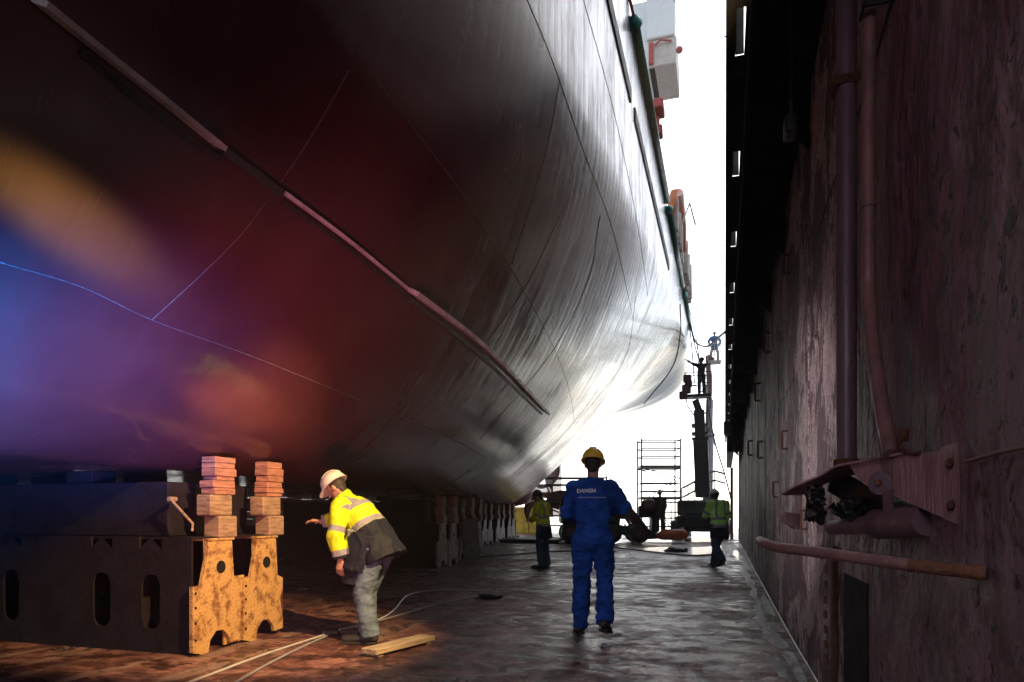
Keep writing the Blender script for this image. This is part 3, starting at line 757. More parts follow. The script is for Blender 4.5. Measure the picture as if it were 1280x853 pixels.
for x in (-.75, -.1): cyl(bm, (x, -.62, 1.35), (x, -.60, 1.35), .08, None, 10)
box(bm, (.1, -.62, .05), (.14, -.60, 1.55)); obj('door_seam', bm, M['rust'], t)
bm = BM(); box(bm, (-.22, -.03, 0), (.22, .03, 1.1), .01)
o = obj('leaning_plate', bm, M['cream'], None); o.location = G(590, 700); o.rotation_euler = (R(-12), 0, R(35)); tag(o, 'pale plate leaning against the dark docking blocks', 'plate')

# ================================================================== GROUND ITEMS
def plank_obj(pa, pb, wd, th, m, label):
    a, b = G(*pa), G(*pb); bm = BM(); bar(bm, (0, 0, th/2+.004), (b-a), wd, th, bev=.004)
    for v in bm.verts:
        if v.co.z > th*.3: pass
    o = obj('plank', bm, m); o.location = a; return tag(o, label, 'plank')
a, b = G(461, 822), G(535, 803)
L_ = (b-a).length; bm = BM(); box(bm, (0, -.085, .0), (L_, .085, .045), .005); box(bm, (.04, -.07, -.022), (.10, .07, -.001)); box(bm, (L_-.1, -.07, -.022), (L_-.04, .07, -.001))
o = obj('plank', bm, M['plank']); o.location = a + Vector((0, 0, .024)); o.rotation_euler = (0, 0, math.atan2((b-a).y, (b-a).x)); tag(o, 'short pale wooden plank on the floor by the bending worker', 'plank')
def cable(pix, r, m, label, lift=.0, cat='cable'):
    pts = [G(*p) for p in pix]
    for i, p in enumerate(pts): p.z = r + lift*(1 if 0 < i < len(pts)-1 else 0)
    bm = BM(); tube(bm, catmull(pts, 8), r, 8); return tag(obj('cable', bm, m, None, True), label, cat)
cable([(180, 875), (245, 852), (330, 820), (400, 797), (415, 792), (470, 777), (492, 764), (510, 745), (545, 739), (590, 739), (602, 742)], .011, M['cable_w'], 'pale cable looping from the bottom edge past the bending worker')
cable([(255, 880), (300, 852), (350, 824), (405, 798), (440, 785), (490, 773), (545, 757), (600, 746)], .011, M['cable_g'], 'grey hose running straight below the pale looping cable')
t = thing('cable_plug', 'black plug box at the end of the two cables', 'plug', G(612, 748), R(-15))
bm = BM(); box(bm, (-.10, -.09, 0), (.16, .09, .055), .012); obj('case', bm, M['black'], t)
bm = BM(); box(bm, (-.16, -.05, .005), (-.10, .05, .045), .01); obj('socket', bm, M['blk_metal'], t)
t = thing('cable_plug', 'small black connector on the cables by the worker boots', 'plug', G(414, 794), R(20)); bm = BM(); box(bm, (-.09, -.05, 0), (.09, .05, .06), .015); obj('case', bm, M['black'], t); bm = BM(); cyl(bm, (.09, 0, .03), (.14, 0, .03), .022, None, 10); obj('collar', bm, M['blk_metal'], t)
# white line along the wall foot
cable([(1040, 880), (1020, 850), (985, 790), (955, 735), (935, 698), (926, 676), (921, 664)], .0085, M['cable_w'], 'thin white cable lying along the foot of the dock wall', 0)
cable([(760, 684), (800, 689), (860, 695), (890, 694)], .02, M['black'], 'black hose lying across the far wet floor')
cable([(560, 700), (640, 694), (700, 690), (770, 690)], .02, M['black'], 'thin dark hose lying across the far floor')

def puddle(name, outline, seed, label=None):
    pts = [G(*p) for p in outline]; pts.append(pts[0]); c = catmull(pts, 14)[:-1]; bm = BM(); vs_ = []
    for p in c:
        nv = noise.noise_vector(Vector((p.x*3, p.y*1.5, seed))) * .05 + noise.noise_vector(Vector((p.x*14, p.y*8, seed)))*.05*min(1, p.y/9) + noise.noise_vector(Vector((p.x*1.2, p.y*.6, seed)))*.12*min(1, max(0, p.y-12))
        vs_.append(bm.verts.new((min(p.x+nv.x*min(1, p.y/7), WX-.06), p.y+nv.y, .004)))
    f = bm.faces.new(vs_); bmesh.ops.triangulate(bm, faces=[f]); 
    o = obj(name, bm, M['water']); return tag(o, None, None, kind='structure')
puddle('puddle', [(800, 686), (830, 684), (880, 684), (910, 682), (915, 690), (890, 694), (850, 694), (815, 692)], 1)
for seed_, ol in ((2, [(919, 688), (930, 698), (941, 722), (946, 745), (940, 748), (934, 728), (926, 706), (914, 692)]), (6, [(946, 748), (955, 765), (966, 786), (984, 806), (978, 812), (958, 798), (948, 778), (941, 758)]),
                  (7, [(984, 812), (1000, 826), (1012, 850), (1004, 856), (988, 836), (976, 820)]), (8, [(952, 742), (966, 756), (972, 770), (962, 768), (953, 756)]), (9, [(968, 812), (976, 832), (990, 850), (978, 850), (964, 828)])):
    puddle('puddle', ol, seed_)
puddle('puddle', [(735, 690), (760, 688), (775, 691), (755, 694)], 3)
puddle('puddle', [(812, 664), (850, 668), (905, 668), (900, 676), (850, 678), (790, 675)], 4)
puddle('puddle', [(690, 676), (745, 672), (780, 676), (740, 683)], 5)
bm = BM(); random.seed(21)
for i in range(1500):
    y = 3.5 + 22*random.random()**1.6; x = random.uniform(-4.8 - y*.05, .45); r = random.uniform(.003, .013)*(1+y*.03)
    if -4.2 > x and y < 6.2: continue
    n_ = random.randint(3, 5); a0 = random.random()*6; vs_ = [bm.verts.new((x+math.cos(a0+6.283*q/n_)*r*random.uniform(.6, 1.3), y+math.sin(a0+6.283*q/n_)*r*random.uniform(.6, 1.3), .0015)) for q in range(n_)]
    tp_ = bm.verts.new((x, y, random.uniform(.003, .010)))
    for q in range(n_): bm.faces.new((vs_[q], vs_[(q+1) % n_], tp_))
tag(obj('rust_scale_grit', bm, M['rust']), 'scattered rust flakes and grit over the dock floor', 'grit', kind='stuff')
# small litter
random.seed(11)
def rag(px, py, s, m, label, cat='debris'):
    bm = BM(); bmesh.ops.create_icosphere(bm, subdivisions=3, radius=s)
    for v in bm.verts:
        n_ = noise.noise(v.co/s*1.7 + Vector((px, py, 0))); v.co *= 1+.5*n_; v.co.z = max(0, v.co.z*.35 + s*.12)
    o = obj('debris', bm, m, None, True); o.location = G(px, py); tag(o, label, cat, 'small debris on the dock floor')
for q in ((757, 808, .05, M['cable_g'], 'small grey rag on the floor behind the blue overall man'), (883, 709, .11, M['cable_w'], 'pale crumpled scrap by the walking green jacket man'), (845, 690, .32, M['black'], 'dark heap lying in the far puddle'),
          (378, 737, .06, M['cable_g'], 'small flat scrap on the floor left of the bending worker'), (387, 764, .035, M['rust'], 'small rusty crumb left of the bending worker knees'), (664, 749, .03, M['rust'], 'tiny rusty crumb in mid floor'), (720, 830, .03, M['rust'], 'tiny rusty crumb near the bottom edge')): rag(*q)
t = thing('rubber_mat', 'dark flat plate on the floor behind the small yellow jacket man', 'plate', G(672, 678)); bm = BM(); box(bm, (-1.3, -1.2, .0), (1.2, 1.2, .16), .03); obj('slab', bm, M['blk_metal'], t)

# ================================================================== SCAFFOLD TOWER
def scaffold(loc, w_, d_, hs, decks, label, rz=YAW):
    t = thing('scaffold_tower', label, 'scaffold', loc, rz)
    H = hs[-1]
    for x in (0, w_):
        for y in (0, d_):
            bm = BM(); cyl(bm, (x, y, 0), (x, y, H+.1), .05, None, 8); obj('leg', bm, M['alu'], t, True)
    bm = BM()
    for z in hs:
        for y in (0, d_): cyl(bm, (0, y, z), (w_, y, z), .04, None, 6)
        for x in (0, w_): cyl(bm, (x, 0, z), (x, d_, z), .028, None, 6)
    obj('rail', bm, M['alu'], t)
    bm = BM()
    z = .2; f = 0
    while z < decks[-1]-.5:
        for y in (0, d_): cyl(bm, (0 if f else w_, y, z), (w_ if f else 0, y, min(z+1.6, decks[-1])), .03, None, 6)
        z += 1.6; f = 1-f
    obj('brace', bm, M['alu'], t)
    for z in decks:
        bm = BM(); box(bm, (-.03, -.03, z), (w_+.03, d_+.03, z+.16), .01); obj('deck_board', bm, M['boom_d'], t)
sc = P(802, 667, 42); sc.z = 0
scaffold(sc, 2.4, 1.4, [.4, 1.3, 2.2, 2.6, 3.1, 4.0, 4.75, 5.25, 5.75], [2.1, 4.05], 'tall grey scaffold tower standing at the bright dock end')
sc = P(650, 655, 50); sc.z = 0
sc2 = P(672, 640, 39.5); sc2.z = 0
scaffold(sc2, 4.0, 1.4, [.5, 1.1, 1.9, 2.9, 3.3], [1.85], 'low scaffold platform under the propeller at the stern')
# gangway with sloping rails on the far right
t = thing('gangway', 'pale gangway with sloping rails at the far dock end', 'gangway', (0, 0, 0))
bm = BM(); A0, A1, A2 = P(852, 622, 40), P(893, 600, 40), P(900, 604, 40)
for dz in (0, .55):
    for dy in (0, 1.0): tube(bm, [A0+Vector((0, dy, dz)), A1+Vector((0, dy, dz)), A2+Vector((.3, dy, dz))], .035, 6)
for i in range(6):
    q = A0.lerp(A1, i/5); cyl(bm, q-Vector((0, 0, 1.1)), q+Vector((0, 0, .55)), .03, None, 6)
obj('handrail', bm, M['alu'], t)
bm = BM(); bar(bm, A0-Vector((0, -.5, 1.1)), A1-Vector((0, -.5, 1.1)), 1.0, .12); cyl(bm, (A0.x, A0.y+.5, 0), (A0.x, A0.y+.5, A0.z-1.1), .06); cyl(bm, (A1.x, A1.y+.5, 0), (A1.x, A1.y+.5, A1.z-1.1), .06); obj('walk_deck', bm, M['alu'], t)

# ================================================================== LIFT MACHINES
def wheel(bmk, t, x, y, r, wd, ax='x'):
    bm = BM(); d = Vector((wd/2, 0, 0))
    c = Vector((x, y, r)); tube(bm, [c-d, c-d*.8, c+d*.8, c+d], [r*.86, r, r, r*.86], 24); ty = obj('tyre', bm, M['black'], t, 50)
    bm = BM(); tube(bm, [c-d*1.04, c+d*1.04], [r*.5, r*.5], 16); obj('rim', bm, M['maroon'], ty, 50)
# main boom lift (dark boom) with man at the basket
def boomlift(label, base, basket, boomm, rad, dark=True, stub=None):
    t = thing('boom_lift', label, 'boom lift', base)
    o_ = Vector(base); b_ = Vector(basket)-o_
    bm = BM(); box(bm, (-1.1, -1.6, .55), (1.1, 1.6, 1.1), .06); box(bm, (-.7, -1.2, .35), (.7, 1.2, .55)); obj('chassis', bm, M['blk_metal'], t)
    bm = BM(); box(bm, (-1.05, -1.5, 1.12), (.35, 1.7, 1.85), .1); box(bm, (.4, -1.1, 1.12), (1.15, 1.4, 1.6), .08); obj('turret', bm, M['dgreen'], t)
    for x in (-1.15, 1.15):
        for y in (-1.1, 1.1): wheel(None, t, x, y, .45, .35)
    foot = Vector(stub) - o_ if stub else Vector((.3, 0, 1.5)); mid = foot.lerp(b_, .55); m2 = foot.lerp(b_, .42)
    bm = BM(); bar(bm, foot, mid, rad*1.25, rad*1.5, up=(0, 1, 0), bev=.03); obj('lower_boom', bm, boomm, t)
    bm = BM(); bar(bm, m2, foot.lerp(b_, .85), rad*.9, rad*1.1, up=(0, 1, 0), bev=.02)
    for q in (.57, .62, .7): 
        c = foot.lerp(b_, q); box(bm, c-Vector((rad*.7, rad*.7, .06)), c+Vector((rad*.7, rad*.7, .06)))
    obj('upper_boom', bm, boomm, t)
    bm = BM(); bar(bm, foot.lerp(b_, .84), b_-Vector((.15, 0, .25)), rad*.6, rad*.7, up=(0, 1, 0)); c = foot.lerp(b_, .9)
    tube(bm, catmull([c+Vector((.1, -.1, -.6)), c+Vector((.55, -.1, -.1)), c+Vector((.4, -.1, .5)), c+Vector((0, -.1, .7))], 4), .03, 6)
    tube(bm, [c+Vector((-.55, -.1, 0)), c+Vector((-.7, -.1, .9)), c+Vector((-.1, -.1, 1.0))], .03, 6); tube(bm, [c+Vector((-.55, -.1, 0)), c+Vector((-.1, -.1, -.7))], .03, 6)
    obj('jib', bm, boomm, t)
    return t
def basket(t, c, w_, d_, h_, m, panel=True):
    o_ = Vector(t.location); c = Vector(c)-o_
    bm = BM(); box(bm, c+Vector((-w_/2, -d_/2, -.14)), c+Vector((w_/2, d_/2, 0)), .02)
    b = obj('basket', bm, m, t)
    bm = BM()
    for z in (h_*.5, h_):
        tube(bm, [c+Vector((-w_/2, -d_/2, z)), c+Vector((w_/2, -d_/2, z)), c+Vector((w_/2, d_/2, z)), c+Vector((-w_/2, d_/2, z)), c+Vector((-w_/2, -d_/2, z))], .022, 6)
    for x in (-1, 0, 1):
        for y in (-1, 1): cyl(bm, c+Vector((x*w_/2, y*d_/2, 0)), c+Vector((x*w_/2, y*d_/2, h_)), .022, None, 6)
    obj('basket_rail', bm, m, b)
base = P(876, 668, 33.5); base.z = 0
bk = P(873, 494, 33.5)
L1 = boomlift('dark boom lift raised beside the stern, its basket level with the hull counter', base, bk, M['boom_d'], .56, stub=P(879, 622, 33.5))
basket(L1, bk, 1.25, .8, 1.05, M['blk_metal'])
bm = BM(); c = bk - base
for dx, dz, r_ in ((-.55, .25, .22), (-.5, .75, .2), (-.7, -.05, .2), (-.45, .5, .18)):
    box(bm, c+Vector((dx-r_, -.55, dz-r_)), c+Vector((dx+r_, -.25, dz+r_)), .05)
obj('control_panel', bm, M['maroon'], L1)
base2 = P(884, 664, 41); base2.z = 0; bk2 = P(893, 452, 41)
L2 = thing('boom_lift', 'grey telescopic boom lift behind the dark one carrying a pale basket', 'boom lift', base2)
bm = BM(); cyl(bm, (0, 0, .9), P(886, 545, 41)-base2, .30, None, 14); obj('lower_boom', bm, M['boom'], L2, True)
bm = BM(); cyl(bm, P(886, 547, 41)-base2, P(887, 500, 41)-base2, .22, None, 14); cyl(bm, P(886, 546, 41)-base2, P(886, 542, 41)-base2, .36, None, 14); obj('upper_boom', bm, M['boom'], L2, True)
bm = BM(); bar(bm, P(887, 502, 41)-base2, P(885, 445, 41)-base2, .22, .25); bar(bm, P(884, 446, 41)-base2, P(892, 450, 41)-base2, .2, .2); obj('jib', bm, M['maroon'], L2)
bm = BM(); box(bm, (-1.3, -1.6, .4), (1.2, 1.6, 1.3), .08); obj('chassis', bm, M['blk_metal'], L2)
for x in (-1.15, 1.15):
    for y in (-1.1, 1.1): wheel(None, L2, x, y, .45, .35)
basket(L2, bk2, .75, .7, 1.0, M['cream_w'])

# telehandler: behind the blue man, nose to the right
tb = P(785, 681, 28.5); tb.z = 0
T = thing('telehandler', 'maroon wheeled lift machine with folded arm behind the blue overall man', 'lift machine', tb, YAW)
def tp(px, py, dy=0): # pixel offset to local x,z
    return Vector(((px-785)/FPX*28.5, dy, CAMH + (643-py)/FPX*28.5))
bm = BM()
for dy in (-.55, .35):
    bar(bm, tp(742, 652, dy), tp(772, 655, dy), .2, .45, bev=.03); bar(bm, tp(765, 660, dy), tp(800, 668, dy), .2, .38, bev=.03)
box(bm, tp(700, 655, -.8), tp(768, 637, .9), .1); obj('chassis', bm, M['dgreen'], T)
bm = BM(); bar(bm, tp(700, 632, .0), tp(789, 641, .0), .35, .62, up=(0, 0, 1), bev=.05); bar(bm, tp(783, 637, 0), tp(802, 660, 0), .32, .42, bev=.05); obj('arm', bm, M['maroon'], T)
bm = BM(); bar(bm, tp(779, 655, -.3), tp(790, 672, -.3), .06, .06); bar(bm, tp(781, 648, -.25), tp(794, 668, -.25), .1, .1); obj('ram', bm, M['blk_metal'], T)
for (px, r_) in ((762, .38), (795, .40), (712, .42)):
    for dy in (-.75, .55):
        x = (px-785)/FPX*28.5
        bm = BM(); c = Vector((x, dy, r_)); tube(bm, [c+Vector((0, -.15, 0)), c+Vector((0, -.12, 0)), c+Vector((0, .12, 0)), c+Vector((0, .15, 0))], [r_*.86, r_, r_, r_*.86], 24); ty = obj('tyre', bm, M['black'], T, 50)
        bm = BM(); cyl(bm, c+Vector((0, -.16, 0)), c+Vector((0, .16, 0)), r_*.5, None, 14); obj('rim', bm, M['maroon'], ty, 50)
bm = BM(); bar(bm, tp(798, 640, 0), tp(815, 640, 0), .3, .5, bev=.05); bar(bm, tp(800, 656, 0), tp(812, 672, 0), .3, .35, bev=.05); box(bm, tp(813, 672, -.3), tp(819, 632, .3), .04); bar(bm, tp(806, 672, 0), tp(852, 669, 0), .5, .16); obj('linkage', bm, M['blk_metal'], T)
bm = BM(); bmesh.ops.create_uvsphere(bm, u_segments=16, v_segments=10, radius=.34, matrix=Matrix.Translation(tp(812, 633, -.1)) @ Matrix.Diagonal((1.2, .8, .9, 1))); box(bm, tp(803, 640, -.3), tp(816, 628, .2), .05); obj('motor_housing', bm, M['maroon'], T, 40)
bm = BM(); c0, c1 = tp(818, 667, 0), tp(852, 664, 0)
box(bm, (c0.x, -.6, c0.z-.12), (c1.x, .6, c0.z), .02); pl = obj('platform', bm, M['orange'], T)
bm = BM()
for z in (628, 648):
    zz = tp(0, z).z; tube(bm, [(c0.x, -.55, zz), (c1.x, -.55, zz), (c1.x, .55, zz), (c0.x, .55, zz), (c0.x, -.55, zz)], .025, 6)
for x in (c0.x, (c0.x+c1.x)/2, c1.x):
    for y in (-.55, .55): cyl(bm, (x, y, c0.z), (x, y, tp(0, 628).z), .025, None, 6)
obj('platform_rail', bm, M['rust'], pl)
bm = BM(); tube(bm, [tp(818, 670, -.7), tp(824, 668, -.72), tp(848, 668, -.72), tp(853, 668, -.7)], [.12, .22, .22, .14], 14); obj('orange_float', bm, M['orange'], T, True)
# low green machine body behind green jacket man
tb2 = P(868, 672, 31); tb2.z = 0
# ================================================================== HANGING LINES
def line(pts, r, m, label, cat='cable', sub=6):
    bm = BM(); tube(bm, catmull(pts, sub), r, 6); return tag(obj('hanging_cable', bm, m, None, True), label, cat)
line([P(858, 380, 40), P(864, 410, 39), P(870, 428, 37), P(884, 433, 33), P(898, 422, 28), P(908, 414, 25)], .05, M['blk_metal'], 'black cable sagging from ship rail to the dark walkway')
line([P(858, 385, 41), P(868, 430, 38), P(878, 465, 35), P(884, 500, 35), P(893, 550, 34), P(905, 590, 33), P(914, 625, 32)], .035, M['blk_metal'], 'long black cable hanging past the lift basket to the wall foot')
line([P(862, 400, 41), P(880, 470, 36), P(888, 520, 35), P(895, 570, 34)], .02, M['boom'], 'thin grey cable beside the long black one')
line([P(855, 370, 42), P(862, 410, 40), P(866, 450, 38), P(868, 478, 36)], .035, M['green_cap'], 'green hose hanging from the ship rail to the dark basket')
line([P(858, 370, 43), P(866, 405, 41), P(873, 440, 38), P(872, 470, 36)], .03, M['green'], 'dark green hose hanging just right of the bright green one')
line([P(835, -6, 14), P(862, 18, 12), P(888, 36, 10), P(909, 47, 8.5)], .008, M['blk_metal'], 'thin wire high against the sky joining the walkway')
line([P(862, 322, 34), P(880, 345, 30), P(908, 357, 26)], .012, M['boom'], 'faint wire from the ship rail to the walkway in mid sky')
for (a, b, lab) in (((742, 540, 60), (744, 640, 60), 'leftmost faint vertical guy wire at the dock end'), ((779, 540, 60), (782, 640, 60), 'faint vertical guy wire left of the scaffold tower'), ((741, 535, 60), (910, 535, 60), 'faint horizontal wire across the far sky')):
    line([P(*a), P(*a).lerp(P(*b), .5)-Vector((0, 0, .1)), P(*b)], .012, M['boom'], lab)

# ================================================================== PEOPLE
def limb(bm, a, b, ra, rb, lat=None, flat=1., ca=True, cb=True, seg=20, rings=5):
    a, b = Vector(a), Vector(b); d = (b-a); t = d.normalized()
    l = Vector(lat) if lat is not None else t.orthogonal()
    l = (l - t*l.dot(t)).normalized(); f = t.cross(l); R_ = []
    if ca:
        for i in range(rings):
            ph = math.pi/2*(1 - i/rings); R_.append((a - t*math.sin(ph)*ra*min(1, flat*1.1), ra*math.cos(ph)+1e-4))
    N = 6
    for i in range(N+1): R_.append((a.lerp(b, i/N), ra + (rb-ra)*i/N))
    if cb:
        for i in range(1, rings+1):
            ph = math.pi/2*i/rings; R_.append((b + t*math.sin(ph)*rb*min(1, flat*1.1), rb*math.cos(ph)+1e-4))
    prev = None; first = None
    for c, r in R_:
        cur = [bm.verts.new(c + l*math.cos(2*math.pi*k/seg)*r + f*math.sin(2*math.pi*k/seg)*r*flat) for k in range(seg)]
        if prev:
            for k in range(seg): bm.faces.new((prev[k], prev[(k+1) % seg], cur[(k+1) % seg], cur[k]))
        else: first = cur
        prev = cur
    bm.faces.new(first[::-1]); bm.faces.new(prev)
def ell(bm, c, rx, ry, rz, rot=None):
    m = Matrix.Translation(Vector(c)) @ (rot.to_4x4() if rot is not None else Matrix()) @ Matrix.Diagonal((rx, ry, rz, 1))
    bmesh.ops.create_uvsphere(bm, u_segments=20, v_segments=14, radius=1, matrix=m)
def fuse(name, bm, m, parent, voxel, smooth=3, fold=0., fscale=9., attrs=None, stretch=(1, 1, 1)):
    bmesh.ops.recalc_face_normals(bm, faces=bm.faces)
    me = bpy.data.meshes.new('tmp'); bm.to_mesh(me); bm.free()
    o = bpy.data.objects.new('tmp', me); COL.objects.link(o)
    md = o.modifiers.new('r', 'REMESH'); md.mode = 'VOXEL'; md.voxel_size = voxel; md.use_smooth_shade = True
    s = o.modifiers.new('s', 'SMOOTH'); s.iterations = smooth; s.factor = .5
    dg = bpy.context.evaluated_depsgraph_get(); dg.update()
    me2 = bpy.data.meshes.new_from_object(o.evaluated_get(dg)); bpy.data.objects.remove(o); bpy.data.meshes.remove(me)
    me2.name = name
    if fold:
        nn = [v.normal.copy() for v in me2.vertices]
        for v, n in zip(me2.vertices, nn):
            q = Vector((v.co.x*stretch[0], v.co.y*stretch[1], v.co.z*stretch[2]))
            a = noise.noise(q*fscale); b = noise.noise(q*fscale*2.3+Vector((9, 3, 1)))
            v.co += n*(fold*((1-abs(a)*3.2)*.8 + (1-abs(b)*3)*.35 - .5))
    if attrs:
        for an, fn in attrs.items():
            at = me2.attributes.new(an, 'FLOAT', 'POINT'); at.data.foreach_set('value', [fn(v.co) for v in me2.vertices])
    me2.materials.clear(); me2.materials.append(m)
    for p in me2.polygons: p.use_smooth = True
    o = bpy.data.objects.new(name, me2); COL.objects.link(o)
    if parent is not None: o.parent = parent
    return o
def hand(bm, wrist, d, palmn, curl=.5, side=1):
    """d: direction of the hand, palmn: palm normal, side: +1 thumb on the cross(d,palmn) side"""
    d = Vector(d).normalized(); n = Vector(palmn); n = (n - d*n.dot(d)).normalized(); s = d.cross(n)*side
    w0 = Vector(wrist); limb(bm, w0, w0+d*.085, .030, .042, s, .42)
    for i, (off, ln) in enumerate(((.030, .068), (.010, .076), (-.010, .071), (-.030, .056))):
        k0 = w0 + d*.09 + s*off; a1 = curl*.6; a2 = curl*1.4
        k1 = k0 + (d*math.cos(a1) + n*math.sin(a1))*ln*.5; k2 = k1 + (d*math.cos(a2)+n*math.sin(a2))*ln*.5
        limb(bm, k0 - d*.02, k1, .0095, .009); limb(bm, k1, k2, .009, .0075)
    t0 = w0 + d*.025 + s*.030; t1 = t0 + (d*.7 + s*.6 + n*.3).normalized()*.040; t2 = t1 + (d*.85 + s*.2 + n*.45).normalized()*.032
    limb(bm, t0, t1, .013, .0105); limb(bm, t1, t2, .0105, .0085)
DEF = dict(pelvis=(0, 0, .95), waist=(0, 0, 1.10), chest=(0, .0, 1.33), neck=(0, -.015, 1.50), head=(0, .02, 1.645), face=(0, 1, 0), hup=(0, 0, 1),
    sl=(-.185, 0, 1.44), sr=(.185, 0, 1.44), el=(-.24, -.03, 1.16), er=(.24, -.03, 1.16), wl=(-.24, .06, .92), wr=(.24, .06, .92),
    hl=(-.095, 0, .93), hr=(.095, 0, .93), kl=(-.11, .02, .50), kr=(.11, .02, .50), al=(-.11, -.03, .09), ar=(.11, -.03, .09), tl=(-.13, .14, .035), tr=(.13, .14, .035),
    hdl=(0, .3, -1), hdr=(0, .3, -1), pnl=(1, 0, 0), pnr=(-1, 0, 0), curl=.7)
def person(label, loc, rz, pose, top, legs, helmet, bootm=None, style='jacket', voxel=.008, scale=1., hem=-.28, skirt=1.0, group=None, hoodcol=None):
    J = {k: (Vector(v) if isinstance(v, tuple) else v) for k, v in {**DEF, **pose}.items()}
    lat = (J['sr']-J['sl']).normalized(); hlat = (J['hr']-J['hl']).normalized()
    # ---- body
    bm = BM()
    limb(bm, J['pelvis'], J['waist'], .145, .125, hlat, .72); limb(bm, J['waist'], J['chest'], .12, .138, lat, .66)
    limb(bm, J['chest'], J['chest'].lerp(J['neck'], .55), .138, .085, lat, .60)
    limb(bm, J['sl'], J['sr'], .044, .044); limb(bm, J['chest'].lerp(J['neck'], .7), J['head'], .056, .054)
    for s in 'lr':
        limb(bm, J['s'+s], J['e'+s], .050, .040); limb(bm, J['e'+s], J['w'+s], .041, .027)
        hand(bm, J['w'+s], J['hd'+s], J['pn'+s], J['curl'], 1 if s == 'l' else -1)
        limb(bm, J['h'+s], J['k'+s], .082, .056); limb(bm, J['k'+s], J['a'+s], .054, .038); limb(bm, J['a'+s]-Vector((0, 0, .02)), J['t'+s], .036, .030)
    f = J['face'].normalized(); u = (J['hup'] - f*J['hup'].dot(f)).normalized(); r = f.cross(u)
    HR = Matrix((r, f, u)).transposed(); hc = J['head']
    ell(bm, hc + u*.015, .074, .093, .098, HR); ell(bm, hc + f*.022 - u*.05, .056, .066, .066, HR)
    limb(bm, hc + f*.088 + u*.012, hc + f*.108 - u*.022, .009, .014)                    # nose
    ell(bm, hc + f*.078 - u*.052, .024, .016, .008, HR); ell(bm, hc + f*.07 - u*.092, .022, .02, .018, HR)   # lips, chin
    ell(bm, hc + f*.080 + u*.030, .05, .016, .010, HR)                                      # brow
    for sg in (-1, 1): ell(bm, hc + r*sg*.076 - f*.008 - u*.005, .010, .019, .032, HR); ell(bm, hc + r*sg*.03 + f*.080 + u*.010, .012, .010, .007, HR)
    body = fuse('person', bm, M['skin'], None, voxel*.75, 2)
    tag(body, label, 'person', group)
    # ---- hair / eyes
    bm = BM(); ell(bm, hc - f*.016 + u*.022, .080, .086, .086, HR); limb(bm, hc - f*.04 - u*.01, hc - f*.045 - u*.055, .058, .05, r, .7); fuse('hair', bm, M['hair'], body, voxel, 2)
    bm = BM()
    for sg in (-1, 1): ell(bm, hc + r*sg*.03 + f*.086 + u*.009, .009, .006, .005, HR)
    obj('eyes', bm, M['black'], body, True)
    # ---- helmet
    bm = BM(); N = 28; K = 9; hb = hc + u*.050 - f*.004; rx, ry, rzz = .108, .130, .118; prev = None
    for k_ in range(K):
        ph = math.pi/2*k_/(K-1); cur = []
        for i in range(N):
            a = 2*math.pi*i/N; rr = math.cos(ph)+1e-3
            cur.append(bm.verts.new(hb + r*math.cos(a)*rx*rr + f*math.sin(a)*ry*rr + u*math.sin(ph)*rzz))
        if prev:
            for i in range(N): bm.faces.new((prev[i], prev[(i+1) % N], cur[(i+1) % N], cur[i]))
        else: first = cur
        prev = cur
    bm.faces.new(prev); bm.faces.new(first[::-1])
    outr = []
    for i in range(N):      # brim with a peak in front
        a = 2*math.pi*i/N; e = .010 + .048*max(0, math.sin(a))**2.2
        outr.append((hb + r*math.cos(a)*(rx+e) + f*math.sin(a)*(ry+e) - u*(.006+.012*max(0, math.sin(a)))))
    o1 = [bm.verts.new(v) for v in outr]; o2 = [bm.verts.new(v-u*.006) for v in outr]
    i1 = [bm.verts.new(hb + r*math.cos(2*math.pi*i/N)*rx + f*math.sin(2*math.pi*i/N)*ry + u*.004) for i in range(N)]
    i2 = [bm.verts.new(hb + r*math.cos(2*math.pi*i/N)*rx*.97 + f*math.sin(2*math.pi*i/N)*ry*.97 - u*.008) for i in range(N)]
    for i in range(N):
        j = (i+1) % N; bm.faces.new((i1[i], i1[j], o1[j], o1[i])); bm.faces.new((o1[i], o1[j], o2[j], o2[i])); bm.faces.new((o2[i], o2[j], i2[j], i2[i])); bm.faces.new((i2[i], i2[j], i1[j], i1[i]))
    hel = obj('helmet', bm, helmet, body, 50)
    bm = BM()
    for off in (-.022, 0, .022):
        tube(bm, [hb + r*off + f*math.sin(a)*ry*.97*-1 + u*(math.cos(a)*rzz*1.0+.006) for a in [R(-62+i*12.4) for i in range(11)]], .006, 6)
    obj('helmet_rib', bm, helmet, hel, True)
    # ---- boots
    for s in 'lr':
        bm = BM(); a, t_ = J['a'+s], J['t'+s]; dirf = (t_-a); dirf.z = 0; dirf.normalize() if dirf.length > 1e-4 else None
        limb(bm, a+Vector((0, 0, .02)), a-Vector((0, 0, .005)), .048, .048); limb(bm, a-Vector((0, 0, .028))-dirf*.03, t_+dirf*.045+Vector((0, 0, .008)), .050, .046, lat=Vector((-dirf.y, dirf.x, 0)), flat=.85)
        bt = fuse('boot', bm, bootm or M['boot'], body, voxel, 2)
        bm = BM(); h = a-Vector((0, 0, .075))-dirf*.055; tt = t_+dirf*.085-Vector((0, 0, .022)); bar(bm, h, tt, .088, .022, bev=.005); obj('sole', bm, M['sole'], bt)
    # ---- trousers
    bm = BM(); E = .026 if style == 'jacket' else .022
    limb(bm, J['pelvis'], J['waist'], .15+E, .14+E*.5, hlat, .80)
    for s in 'lr':
        limb(bm, J['h'+s], J['k'+s], .088+E, .066+E, cb=True); cuff = J['a'+s] + (J['k'+s]-J['a'+s]).normalized()*-.02
        limb(bm, J['k'+s], cuff, .064+E, .062+E, cb=False)
